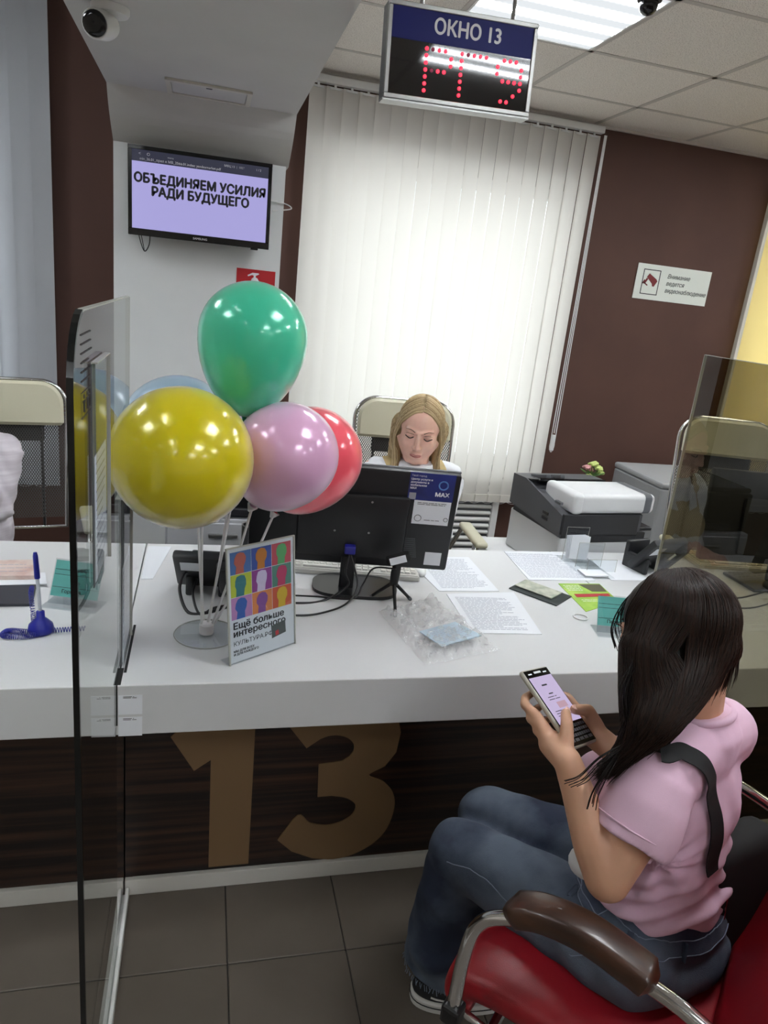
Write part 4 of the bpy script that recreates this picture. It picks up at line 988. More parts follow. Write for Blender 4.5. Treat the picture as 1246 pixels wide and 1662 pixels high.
def office_chair(label, x, y, rz, zt=1.25, seat=True):
    t = thing('office_chair', label, 'chair', (x, y, 0), rz, None)
    F_ = Matrix.Translation((0, .10, 0)) @ Matrix.Rotation(math.radians(-7), 4, 'X') @ frame((0, 0, 0), (1, 0, 0), (0, 0, 1))   # back plane
    net = rr_outline(.205, .218, .62, zt-.01, .09)
    obj('mesh_back', MB().prism(net, -.002, .0, F_), M_net, t, world=False)
    hp = rr_outline(.212, .212, zt-.175, zt-.004, .085); b = MB().prism(hp, .004, .030, F_)
    obj('head_pad', b, M_cream, t, world=False).modifiers.new('b', 'BEVEL').width = .012
    o_ = rr_outline(.212, .225, .58, zt, .10); fr_ = MB().tube([F_ @ Vector((a, b_, -.006)) for a, b_ in o_+[o_[0]]], .008, 8, cap=False); obj('back_frame', fr_, M_chrome, t, world=False, smooth=True)
    obj('inner_frame', MB().tube([F_ @ Vector((sx*.13, z_, -.012)) for sx, z_ in ((-1, .58), (-1, zt-.17))], .012, 8, flat=.5).tube([F_ @ Vector((.13, z_, -.012)) for z_ in (.58, zt-.17)], .012, 8, flat=.5).rbox(-.14, .14, zt-.24, zt-.175, -.02, -.006, .004, F_), M_black_pl, t, world=False)
    obj('seat', MB().rbox(-.245, .245, -.40, .09, .43, .50, .028, seg=4), M_cream, t, world=False, smooth=True, auto=50)
    for s_ in (-1, 1):
        a_ = obj('armrest', MB().rbox(s_*.28-.028, s_*.28+.028, -.26, .02, .685, .712, .012, seg=3), M_cream, t, world=False, smooth=True, auto=50)
        obj('arm_bracket', MB().tube([(s_*.24, .08, .56), (s_*.28, .04, .68), (s_*.28, -.20, .68), (s_*.25, -.22, .45)], .011, 8), M_chrome, a_, world=True, smooth=True) if False else obj('arm_bracket', MB().tube([WM[t.name] @ Vector(p) for p in ((s_*.24, .08, .56), (s_*.28, .04, .68), (s_*.28, -.20, .68), (s_*.25, -.22, .45))], .011, 8), M_chrome, a_, smooth=True)
    obj('gas_column', MB().lathe([(.03, .10), (.03, .25), (.018, .26), (.018, .43)], 16, c=(0, -.15, 0)), M_black_pl, t, world=False, smooth=True, auto=40)
    for k in range(5):
        a = 2*PI*k/5+.3; c_, s_ = math.cos(a), math.sin(a)
        l_ = obj('base_leg', MB().tube([(0, -.15, .12), (c_*.30, -.15+s_*.30, .075)], [.022, .014], 8), M_chrome, t, world=False, smooth=True)
        p = WM[t.name] @ Vector((c_*.30, -.15+s_*.30, .03)); obj('caster', MB().lathe([(.028, -.02), (.03, 0), (.028, .02)], 14, Matrix.Translation(p) @ Matrix.Rotation(PI/2, 4, 'X')), M_black_pl, l_, smooth=True, auto=40)
    return t
office_chair('cream and mesh office chair in which the blonde clerk sits', .855, 2.82, math.radians(-5), 1.20)
office_chair('cream and mesh office chair of the clerk at the left edge', -.70, 2.80, math.radians(12), 1.17)
office_chair('cream and mesh office chair seen through the smoky glass at right', 2.35, 2.63, math.radians(-14), 1.245)
# monitor and keyboard of the right hand desk
t = thing('computer_monitor', 'black monitor at the right edge, seen through the smoky glass', 'monitor', (2.0, 2.05, T))
MM2 = Matrix.Translation((2.04, 2.03, .835)) @ Matrix.Rotation(math.radians(-9), 4, 'Z') @ Matrix.Rotation(math.radians(-6), 4, 'X') @ frame((0, 0, 0), (1, 0, 0), (0, 0, 1))
obj('back_shell', MB().rbox(-.29, .29, 0, .335, -.03, 0, .008, MM2).rbox(-.16, .16, .03, .24, -.002, .016, .010, MM2), M_mon, t, smooth=True, auto=30)
obj('screen', MB().box(-.28, .28, .012, .325, -.0325, -.03, MM2), emit_mat('monitor_screen_b', (190, 200, 220), .5), t)
obj('stand_neck', MB().rbox(-.022, .022, -.06, .075, -.006, .012, .006, MM2), M_mon, t)
obj('stand_base', MB().rbox(1.91, 2.17, 1.95, 2.12, T+.0005, T+.012, .005), M_mon, t)
M_keyc = mat('cream_key', (206, 196, 168), .5); km2 = meshdata('key', MB().add([tuple(v.co) for v in km.vertices], [tuple(p.vertices) for p in km.polygons]), M_keyc)
keyboard('cream keyboard behind the smoky glass at the right edge', 2.08, 2.225, -.12, km2, M_keyc)
cable('black cables on the right counter behind the visitor head', [(1.50, 1.93, z), (1.60, 1.96, z), (1.72, 1.93, z), (1.80, 1.90, z), (1.95, 1.95, z)], .003)
cable('second black cable on the right counter near the glass', [(1.42, 1.86, z), (1.56, 1.88, z), (1.66, 1.91, z), (1.72, 1.96, z), (1.69, 2.0, z+.02)], .003)
cable('third thin cable at the right edge of the counter', [(1.46, 1.83, z), (1.62, 1.84, z), (1.78, 1.82, z), (1.95, 1.88, z)], .0025)

# ---------------------------------------------------------------- red visitor armchair (cantilever frame, wood armrests)
M_redl = noise_mat('red_leather', (134, 15, 26), (142, 19, 30), .42, (8, 8, 8), bump=.12, bscale=420)
M_walnut = noise_mat('walnut_arm', (46, 26, 16), (72, 43, 27), .34, (10, 40, 40), detail=6, lo=.4, hi=.7, Coat_Weight=.25)
CX, CY = .872, .905; CF = Vector((-.68, .733, 0)).normalized()
RZ = math.atan2(CF.y, CF.x)                 # local +X is forward, +Y is the sitter's left
t = thing('visitor_armchair', 'red armchair with chrome frame and brown wooden armrests under the visitor', 'chair', (CX, CY, 0), RZ)
prof = [(.245, .362), (.275, .380), (.265, .410), (.215, .426), (.15, .432), (.02, .430), (-.08, .438), (-.145, .470), (-.185, .55), (-.218, .68), (-.258, .84), (-.30, 1.0), (-.33, 1.10)]
def cushion(prof, half, th, m, name, side=.0):
    pts = bez([(a, 0, b) for a, b in prof], 6); n = len(pts); nv = 13; V_ = []; sec = []
    for i, p in enumerate(pts):
        a = pts[max(i-1, 0)]; b = pts[min(i+1, n-1)]; tt_ = (b-a).normalized(); nn = Vector((tt_.z, 0, -tt_.x))
        if i < 4: pass
        ring = []
        for k in range(24):
            w_ = 2*PI*k/24; cy_, sy_ = math.cos(w_), math.sin(w_)
            y_ = half*math.copysign(abs(cy_)**.22, cy_); d_ = th/2*math.copysign(abs(sy_)**.55, sy_)
            e_ = 1 if 2 < i < n-3 else (.6 if i in (1, 2, n-2, n-3) else .15)
            ring.append(p+Vector((0, y_*(1-.03*(1-e_)), 0))+nn*d_*e_)
        V_ += ring
    fs = [(i*24+k, i*24+(k+1) % 24, (i+1)*24+(k+1) % 24, (i+1)*24+k) for i in range(n-1) for k in range(24)]
    fs += [tuple(range(23, -1, -1)), tuple((n-1)*24+k for k in range(24))]
    return obj(name, MB().add(V_, fs), m, t, world=False, smooth=True, auto=60)
cushion(prof[:8], .262, .072, M_redl, 'seat'); cushion(prof[7:], .268, .075, M_redl, 'backrest')
for s_, nm in ((1, 'near'), (-1, 'far')):
    y_ = s_*.315
    fr_ = bez([(-.36, y_*.80, .98), (-.27, y_*.88, .72), (-.205, y_, .665), (-.06, y_, .70), (.10, y_, .71), (.185, y_, .680), (.235, y_, .635), (.252, y_, .55), (.256, y_, .40), (.262, y_, .12), (.235, y_, .022), (.15, y_, .014), (-.28, y_, .014)], 8)
    obj('frame_tube', MB().tube(fr_, .0125, 10), M_chrome, t, world=False, smooth=True)
    path = bez([(-.040, y_, .712), (.0, y_, .722), (.07, y_, .732), (.14, y_, .722), (.195, y_, .692)], 6)
    ar = MB(); vs = []; n_ = len(path)
    for i, p in enumerate(path):
        a = path[max(i-1, 0)]; b = path[min(i+1, n_-1)]; tt_ = (b-a).normalized(); up = Vector((-tt_.z, 0, tt_.x)); e_ = min(1, .45+.55*min(i, n_-1-i)/2)
        for k in range(16):
            w_ = 2*PI*k/16; c_, sn = math.cos(w_), math.sin(w_)
            vs.append(p+Vector((0, .030*e_*math.copysign(abs(c_)**.45, c_), 0))+up*(.021*e_*math.copysign(abs(sn)**.5, sn)))
    ar.add(vs, [(i*16+k, i*16+(k+1) % 16, (i+1)*16+(k+1) % 16, (i+1)*16+k) for i in range(n_-1) for k in range(16)]+[tuple(range(15, -1, -1)), tuple((n_-1)*16+k for k in range(16))])
    obj('armrest', ar, M_walnut, t, world=False, smooth=True, auto=50)
    br = bez([(.254, y_, .43), (.235, y_*.93, .405), (.185, y_*.86, .36), (.19, y_*.85, .27), (.22, y_*.93, .18), (.252, y_, .14)], 6)
    obj('brace', MB().tube(br, .008, 8), M_chrome, t, world=False, smooth=True)
    obj('clamp', MB().rbox(.237, .273, y_-.018, y_+.018, .40, .44, .006), M_black_pl, t, world=False)
obj('cross_bar', MB().tube([(-.28, -.315, .014), (-.28, .315, .014)], .0125, 10), M_chrome, t, world=False, smooth=True)
obj('under_seat_rail', MB().tube([(.20, -.27, .35), (.20, .27, .35)], .010, 8).tube([(-.08, -.27, .39), (-.08, .27, .39)], .010, 8), M_chrome, t, world=False)

# ---------------------------------------------------------------- people
def skin_mat(name, col, c2):
    m = noise_mat(name, col, c2, .5, (9, 9, 9), bump=.05, bscale=500, lo=.3, hi=.7)
    b = m.node_tree.nodes['Principled BSDF']; b.inputs['Subsurface Weight'].default_value = .12; b.inputs['Subsurface Radius'].default_value = (.02, .008, .005); b.inputs['Subsurface Scale'].default_value = .5
    return m
def hair_mat(name, c1, c2, rough=.38):
    m = mat(name, c1, rough); N, L = nodes(m); b = N['Principled BSDF']; b.inputs['Specular IOR Level'].default_value = .22
    nz = N.new('ShaderNodeAttribute'); nz.attribute_name = 'tone'
    cr = N.new('ShaderNodeValToRGB'); cr.color_ramp.elements[0].position = 0; cr.color_ramp.elements[1].position = 1
    cr.color_ramp.elements[0].color = (*lin(c1), 1); cr.color_ramp.elements[1].color = (*lin(c2), 1)
    L.new(nz.outputs['Fac'], cr.inputs[0]); L.new(cr.outputs[0], b.inputs['Base Color']); return m
def head_shapes(mb, HM, k=1.0):
    """adult head in its own frame: X to the sitter's left, Y forward, Z up; origin between the ears"""
    E = lambda c, r, M2=None: mb.ell(HM @ (Vector(c)*k), [v*k for v in r], (HM.to_3x3().to_4x4() @ M2) if M2 is not None else HM.to_3x3().to_4x4(), 24, 16)
    Cp = lambda a, ra, b, rb: mb.cap(HM @ (Vector(a)*k), ra*k, HM @ (Vector(b)*k), rb*k, 12)
    E((0, -.014, .032), (.074, .092, .080)); E((0, .024, -.022), (.064, .062, .080)); E((0, .050, -.086), (.026, .024, .018))
    for s_ in (-1, 1):
        Cp((s_*.060, -.005, -.035), .018, (s_*.022, .052, -.086), .016); E((s_*.034, .058, -.024), (.024, .020, .022)); E((s_*.031, .073, .012), (.0155, .011, .0095))
        Cp((s_*.012, .084, .026), .007, (s_*.044, .068, .030), .006); E((s_*.0105, .090, -.030), (.0075, .009, .0065))
        E((s_*.074, -.012, -.004), (.007, .018, .030)); E((s_*.080, -.018, .008), (.005, .013, .018))
    Cp((0, .080, .022), .0075, (0, .100, -.022), .0085); E((0, .101, -.025), (.0095, .009, .008))
    E((0, .082, -.052), (.022, .010, .0045)); E((0, .080, -.061), (.019, .010, .0055)); E((0, .072, -.046), (.026, .014, .010)); E((0, .070, -.070), (.022, .014, .010))
def face_parts(HM, par, k, brow, lip, lash):
    P = lambda *c: HM @ (Vector(c)*k)
    for s_ in (-1, 1):
        obj('eyebrow', MB().tube(bez([P(s_*.015, .0905, .0285), P(s_*.030, .0855, .0345), P(s_*.047, .070, .030)], 5), [.0026*k]*8+[.0014*k]*3, 6, flat=.5), brow, par, smooth=True)
        obj('eyelash', MB().tube(bez([P(s_*.0175, .0815, .008), P(s_*.030, .0855, .0035), P(s_*.0455, .075, .008)], 5), .0019*k, 5), lash, par, smooth=True)
        obj('eyelid_crease', MB().tube(bez([P(s_*.018, .0815, .017), P(s_*.031, .0845, .0205), P(s_*.045, .0725, .016)], 5), .0006*k, 5), brow, par, smooth=True)
    u = MB().tube(bez([P(-.021, .0835, -.0555), P(-.008, .0925, -.0505), P(0, .0925, -.0525), P(.008, .0925, -.0505), P(.021, .0835, -.0555)], 4), [.0006]+[.0022*k]*15+[.0006], 8, flat=.7)
    obj('upper_lip', u, lip, par, smooth=True)
    l = MB().tube(bez([P(-.019, .083, -.058), P(0, .0905, -.0605), P(.019, .083, -.058)], 6), [.0006]+[.0034*k]*11+[.0006], 8, flat=.8); obj('lower_lip', l, lip, par, smooth=True)
def strands(name, base, guides, n, m, par, seed=1, r=.0011, off=.002, jit=.006, npt=22, tail=.0, snap=1.0, wave=.0):
    """guides: polylines over the head; strands are blended between neighbours and laid on the base surface"""
    q = random.Random(seed); G = [bez(g, 6) for g in guides]; L_ = min(len(g) for g in G)
    me = base.data; W = WM[base.name]; bvh = BVHTree.FromPolygons([W @ v.co for v in me.vertices], [tuple(p.vertices) for p in me.polygons]) if base else None
    mb = MB(); tones = []
    for _ in range(n):
        s = q.random()*(len(G)-1); a = int(min(s, len(G)-2)); f = s-a; pts = []; t1 = 1-q.random()**2*.22; jo = Vector((q.gauss(0, 1), q.gauss(0, 1), q.gauss(0, 1)))*jit; ph = q.uniform(0, 6); lift = off*q.uniform(.4, 1.8)
        for k in range(npt):
            t = k/(npt-1)*t1*(L_-1); i = int(min(t, L_-2)); ff = t-i; p = (G[a][i].lerp(G[a][i+1], ff)).lerp(G[a+1][i].lerp(G[a+1][i+1], ff), f)
            p = p+jo*(.35+.9*k/npt)+Vector((math.sin(ph+k*.5), math.cos(ph+k*.43), 0))*wave*k/npt
            if bvh and k/npt < snap:
                co, nn, _i, dist = bvh.find_nearest(p)
                if co is not None:
                    w = 1.0 if k/npt < snap*.75 else (snap-k/npt)/(snap*.25); p = p.lerp(co+nn*lift, w)
            pts.append(p)
        mb.tube(pts, [r*.6]+[r]*(npt-6)+[r*.9, r*.8, r*.65, r*.45, r*.2], 4, cap=False); tones += [q.random()]*(len(mb.v)-len(tones))
    o = obj(name, mb, m, par, smooth=True, fix=False); at = o.data.attributes.new('tone', 'FLOAT', 'POINT'); at.data.foreach_set('value', tones); return o
def hand(mb, wrist, palm, fingers, thumb, wr=.024):
    """wrist -> palm -> four fingers (lists of joints) and a thumb leaving the side of the palm"""
    mb.cap(wrist, wr, palm, wr*1.0)
    for f in fingers:
        base = Vector(palm).lerp(Vector(f[0]), .55); mb.cap(palm, wr*.72, f[0], .0105, 12)
        rs = [.0098, .0088, .0080, .0070, .006]
        for i in range(len(f)-1): mb.cap(f[i], rs[i], f[i+1], rs[i+1], 12)
    rs = [.0135, .0115, .0095, .0080]; mb.cap(Vector(wrist).lerp(Vector(palm), .45), .015, thumb[0], rs[0], 12)
    for i in range(len(thumb)-1): mb.cap(thumb[i], rs[i], thumb[i+1], rs[i+1], 12)

M_skin = skin_mat('visitor_skin', (196, 150, 122), (204, 158, 130)); M_skin2 = skin_mat('clerk_skin', (222, 176, 156), (228, 182, 162))
M_hair = hair_mat('dark_brown_hair', (14, 9, 7), (46, 29, 21), .40); M_blonde = hair_mat('blonde_hair', (132, 108, 74), (212, 190, 148), .42)
M_tee = noise_mat('pink_cotton', (212, 176, 197), (216, 181, 201), .85, (6, 6, 6), bump=.12, bscale=900)
M_jean = noise_mat('blue_denim', (28, 38, 60), (86, 97, 112), .85, (4.6, 4.6, 4.6), detail=6, bump=.4, bscale=700, lo=.42, hi=.62)
M_stitch = mat('denim_stitch', (112, 122, 140), .8); M_strap = mat('black_webbing', (16, 16, 18), .8); M_white_cloth = mat('white_cloth', (214, 214, 216), .85)
M_lip = mat('lip', (190, 116, 110), .45); M_lash = mat('lash', (52, 36, 32), .6); M_brow = mat('brow', (104, 80, 62), .7); M_browd = mat('brow_dark', (44, 30, 24), .7)

# --- the visitor: seated, turned away to the left, looking down at her phone
V = thing('person', 'long dark haired visitor in pink t-shirt and jeans, seated with a phone', 'person', (CX, CY, 0), 0)
shL, shR = Vector((.738, .842, .925)), Vector((.985, .985, .905)); c7 = Vector((.862, .895, .985)); elL = Vector((0.6566,0.8017,0.7695)); wrL = Vector((0.6043,0.8970,0.9239))
pel = Vector((.875, .925, .54)); elR = Vector((.875, 1.10, .735)); wrR = Vector((0.7165,0.9277,0.9115))
hipL, hipR = Vector((.80, .87, .52)), Vector((.945, 1.005, .52)); knL, knR = Vector((.578, 1.185, .480)), Vector((.672, 1.262, .495)); anL, anR = Vector((.605, 1.235, .15)), Vector((.70, 1.32, .15))
F_ = Vector((-.51, .86, 0)).normalized(); Lf = Vector((-.86, -.51, 0)).normalized()
H = Vector((0.7905,0.9549,1.1300)); hf = Vector((-.60, .66, -.44)).normalized(); hu = Vector((-.28, .34, .90)); hu = (hu-hf*hu.dot(hf)).normalized(); hx = hf.cross(hu)
HM = Matrix((-hx, hf, hu)).transposed().to_4x4(); HM.translation = H
b = MB(); head_shapes(b, HM, .92)
b.cap(c7+F_*.035+Vector((0, 0, -.02)), .054, H+HM.to_3x3() @ Vector((0, -.03, -.05)), .050)
b.cap(c7+F_*.03+Vector((0, 0, -.05)), .07, pel+Vector((0, 0, .05)), .10); b.cap(shL+Vector((0, 0, -.02)), .040, shR+Vector((0, 0, -.02)), .040)
b.chain([(shL+Vector((0, 0, -.01)), .045), (shL.lerp(elL, .5), .046), (elL, .037)]); b.chain([(elL, .037), (elL.lerp(wrL, .3), .037), (elL.lerp(wrL, .75), .027), (wrL, .0235)])
b.chain([(shR, .048), (elR, .038)]); b.chain([(elR, .037), (elR.lerp(wrR, .3), .036), (wrR, .0235)])
b.chain([(anL+Vector((0, 0, .2)), .05), (anL+Vector((0, 0, -.06)), .032)]); b.chain([(anR+Vector((0, 0, .2)), .05), (anR+Vector((0, 0, -.06)), .032)])
# phone frame: long axis from bottom to top, short axis away to the right
pT, pB = Vector((0.6026,1.0511,0.9991)), Vector((0.6498,0.9381,0.9317)); pu = (pT-pB).normalized()
pr = Vector(CAM_R[0])*.52+Vector(CAM_R[2])*.62+Vector(CAM_R[1])*-.10; pr = (pr-pu*pr.dot(pu)).normalized(); pn = pr.cross(pu)
PM = Matrix((pr, pu, pn)).transposed().to_4x4(); PM.translation = (pT+pB)/2
PH = lambda x, y, z: PM @ Vector((x, y, z))
palmL = PM @ Vector((-.040, -.050, -.026))
fL = [[PH(-.050, .002, -.014), PH(-.052, .026, -.020), PH(-.034, .040, -.024), PH(-.012, .044, -.022)],
      [PH(-.052, -.018, -.016), PH(-.052, .002, -.026), PH(-.030, .014, -.030), PH(-.008, .018, -.026)],
      [PH(-.052, -.038, -.020), PH(-.050, -.020, -.030), PH(-.028, -.010, -.034), PH(-.006, -.008, -.028)],
      [PH(-.050, -.056, -.022), PH(-.044, -.046, -.034), PH(-.024, -.038, -.036), PH(-.006, -.036, -.030)]]
thL = [PH(-.046, -.066, .004), PH(-.036, -.044, .018), PH(-.016, -.022, .0175)]
hand(b, wrL, palmL, fL, thL, .0235)
palmR = PM @ Vector((.058, -.052, -.014))
fR = [[PH(.058, -.010, -.008), PH(.062, .016, -.012), PH(.046, .030, -.018), PH(.024, .028, -.016)],
      [PH(.062, -.026, -.014), PH(.062, -.006, -.024), PH(.044, .006, -.030), PH(.022, .004, -.026)],
      [PH(.060, -.044, -.018), PH(.058, -.028, -.032), PH(.040, -.018, -.038), PH(.020, -.018, -.034)],
      [PH(.056, -.060, -.020), PH(.050, -.052, -.036), PH(.034, -.044, -.040), PH(.016, -.042, -.036)]]
thR = [PH(.056, -.056, .008), PH(.044, -.030, .020), PH(.014, -.020, .0175)]
hand(b, wrR, palmR, fR, thR, .0235)
body = obj('body', b, M_skin, V); remesh(body, .0036, 5, .5)
for th, a in ((thL, 1), (thR, -1)):
    d = (th[2]-th[1]).normalized(); q = th[2]+d*.003+pn*.0062
    obj('thumbnail', MB().ell(q, (.0055, .0075, .0012), frame(q, d.cross(pn), d)), mat('nail', (222, 176, 164), .3), V, smooth=True)
face_parts(HM, V, .92, M_browd, M_lip, M_lash)
# t-shirt with folds
tee = MB(); up = Vector((0, 0, 1))
def tor(c, rx, ry, rz, M2): tee.ell(c, (rx, ry, rz), M2, 24, 16)
TM = Matrix((-Lf, F_, up)).transposed().to_4x4()
mid = (shL+shR)/2
tee.chain([(shL+Vector((.012, .008, -.004)), .058), (shR+Vector((-.012, -.008, -.004)), .058)], 20)
for s_ in (shL, shR): tee.cap(s_+Vector((0, 0, .002)), .057, s_.lerp(c7+F_*.03+Vector((0, 0, -.04)), .6), .061, 20); tee.cap(c7+F_*.030+Vector((0, 0, -.042)), .082, s_.lerp(c7, .25)+Vector((0, 0, .002)), .058, 20)
tor(mid+F_*.020+Vector((0, 0, -.10)), .158, .112, .145, TM); tor(mid+F_*.012+Vector((0, 0, -.20)), .142, .105, .13, TM)
tor(pel+F_*.015+Vector((0, 0, .16)), .140, .112, .15, TM); tor(pel+F_*.008+Vector((0, 0, .10)), .150, .122, .085, TM)
tor(mid+F_*.010+Vector((0, 0, -.030)), .135, .078, .072, TM); tor(c7+F_*.03+Vector((0, 0, -.065)), .115, .080, .060, TM)
for s_ in (1, -1): tor(mid+F_*.108+Lf*s_*.080+Vector((0, 0, -.112)), .068, .066, .072, TM)
tee.tube([c7+F_*.026+Vector((0, 0, -.055)), c7+F_*.026+Vector((0, 0, -.018)), c7+F_*.036+Vector((0, 0, .014))], [.080, .080, .066], 24)
sl_end = shL.lerp(elL, .60); d = (sl_end-shL).normalized()
tee.tube([shL-d*.012, shL.lerp(sl_end, .35), shL.lerp(sl_end, .75), sl_end], [.060, .068, .068, .0665], 28)
sl_e2 = shR.lerp(elR, .60); tee.tube([shR, shR.lerp(sl_e2, .4), sl_e2], [.060, .066, .066], 24)
armpit = mid+Lf*.150-F_*.03+Vector((0, 0, -.135))
def tee_fold(co):
    z = co[:, 2]; rel = co-np.array(armpit); dist = np.linalg.norm(rel, axis=1)
    u = rel @ np.array(Lf); ang = np.arctan2(z-armpit.z, rel @ np.array(F_))
    waist = np.clip((.80-z)/.14, 0, 1)
    h = .0054*waist*np.sin(z*150+6*np.sin((rel @ np.array(F_))*14)+4*np.sin(u*9))
    h += .0075*np.exp(-(dist/.085)**2)*np.sin(ang*9+dist*30)
    h += .0022*np.sin(co[:, 0]*47+z*38+3*np.sin(co[:, 1]*30))*np.clip((1.0-z)/.2, .2, 1)
    return h
# keep the neck open: hollow above the collar is covered by the neck itself
tee_o = obj('t_shirt', tee, M_tee, V); remesh(tee_o, .0048, 5, .5, tee_fold)
def ring(c, r, n, ax, fl=(1, 1), k=40, a0=0, a1=2*PI):
    z_ = Vector(ax).normalized(); x_ = z_.cross(Vector((.3, .1, .9)).cross(z_)).normalized() if abs(z_.z) > .9 else z_.cross(Vector((0, 0, 1))).normalized(); y_ = z_.cross(x_)
    return [Vector(c)+x_*math.cos(a)*r*fl[0]+y_*math.sin(a)*r*fl[1] for a in [a0+(a1-a0)*i/k for i in range(k+1)]]
obj('sleeve_hem', MB().tube(ring(shL.lerp(sl_end, .80), .0675, 0, d), .0016, 5, cap=False), M_tee, V, smooth=True)
obj('collar', MB().tube(ring(c7+F_*.036+Vector((0, 0, .012)), .066, 0, (F_*.22+up)), .0075, 8, cap=False), M_tee, V, smooth=True)
obj('undershirt_hem', MB().ell(Vector((0.6839,0.8904,0.7137)), (.036, .034, .026)), M_white_cloth, V, smooth=True)
# jeans
jn = MB()
jn.ell(pel+Vector((0, 0, .035)), (.158, .128, .085), TM, 24, 16); jn.ell(pel+Vector((0, 0, -.02)), (.172, .145, .085), TM, 24, 16)
for hp_, kn, an in ((hipL, knL, anL), (hipR, knR, anR)):
    jn.chain([(hp_, .098), (hp_.lerp(kn, .5), .086), (kn, .070)], 24)
    bt = an+Vector((-.012, -.008, -.03)); jn.tube([kn+(kn-an).normalized()*.03, kn, kn.lerp(bt, .25), kn.lerp(bt, .6), bt], [.03, .064, .073, .080, .084], 28)
ku = (knL-hipL).normalized()
def jean_fold(co):
    z = co[:, 2]; x = co[:, 0]; y = co[:, 1]
    lower = np.clip((.40-z)/.2, 0, 1); g = np.exp(-(np.linalg.norm(co-np.array(hipL+Vector((-.06, .05, .04))), axis=1)/.11)**2)
    gk = np.exp(-(np.linalg.norm(co-np.array(knL+Vector((.05, -.03, -.06))), axis=1)/.09)**2)
    return .006*lower*np.sin(x*44+y*30+3.5*np.sin(z*17))+.004*g*np.sin(x*120+z*90)+.006*gk*np.sin(z*85+x*40)+.0018*np.sin(x*60+z*41)*np.sin(y*50)
jo = obj('jeans', jn, M_jean, V); remesh(jo, .0055, 6, .5, jean_fold)
jb = BVHTree.FromPolygons([WM[jo.name] @ v.co for v in jo.data.vertices], [tuple(p.vertices) for p in jo.data.polygons])
def onj(pts, off=.0012, bv=None):
    out = []
    for p in bez(pts, 10):
        co, nn, _i, _d = (bv or jb).find_nearest(p); out.append(co+nn*off)
    return out
sm = MB()
wa = pel+Vector((0, 0, .10))
for zz in (.048, .085):
    sm.tube(onj([pel+Lf*(.17*math.cos(a))+F_*(.14*math.sin(a))+Vector((0, 0, zz)) for a in [-2.2+.4*i for i in range(9)]]), .0011, 4)
sm.tube(onj([Vector((0.6002,0.8227,0.6332)), Vector((0.6621,0.7910,0.5856)), Vector((0.7130,0.7712,0.5665))]), .0011, 4)
sm.tube(onj([Vector((0.4668,1.0954,0.5248)), Vector((0.5046,1.0620,0.5540)), Vector((0.5453,1.0255,0.5422)), Vector((0.5652,0.9737,0.5324))]), .0013, 4)
sm.tube(onj([Vector((0.5942,0.8181,0.5445)), Vector((0.6329,0.7901,0.5577)), Vector((0.6626,0.7862,0.5709)), Vector((0.6671,0.7898,0.5862))]), .0011, 4)
obj('seam_stitching', sm, M_stitch, V, smooth=True)
wb_ = MB(); n_ = 48
for zz, rr in ((.0, 0),): wb_.tube(onj([pel+Lf*(.19*math.cos(a))+F_*(.16*math.sin(a))+Vector((0, 0, .068)) for a in [2*PI*i/16 for i in range(17)]], .002), .006, 6, cap=False)
for a in (-.15, -.9, .7):
    p0 = pel+Lf*(.19*math.cos(a))+F_*(.16*math.sin(a)); obj('belt_loop', MB().tube(onj([p0+Vector((0, 0, .045)), p0+Vector((0, 0, .07)), p0+Vector((0, 0, .095))], .006), .0055, 6, flat=.4), M_jean, V)
for an, nm in ((anL, 0), (anR, 1)):
    bt = an+Vector((-.012, -.008, -.03)); fz = MB(); q = random.Random(5+nm)
    for k in range(90):
        a = 2*PI*k/90; p = bt+Vector((.084*math.cos(a), .084*math.sin(a), .002)); fz.tube([p, p+Vector((q.uniform(-.005, .005), q.uniform(-.005, .005), -q.uniform(.006, .020)))], .0011, 3, cap=False)
    obj('frayed_hem', fz, M_stitch, V)['kind'] = 'stuff'
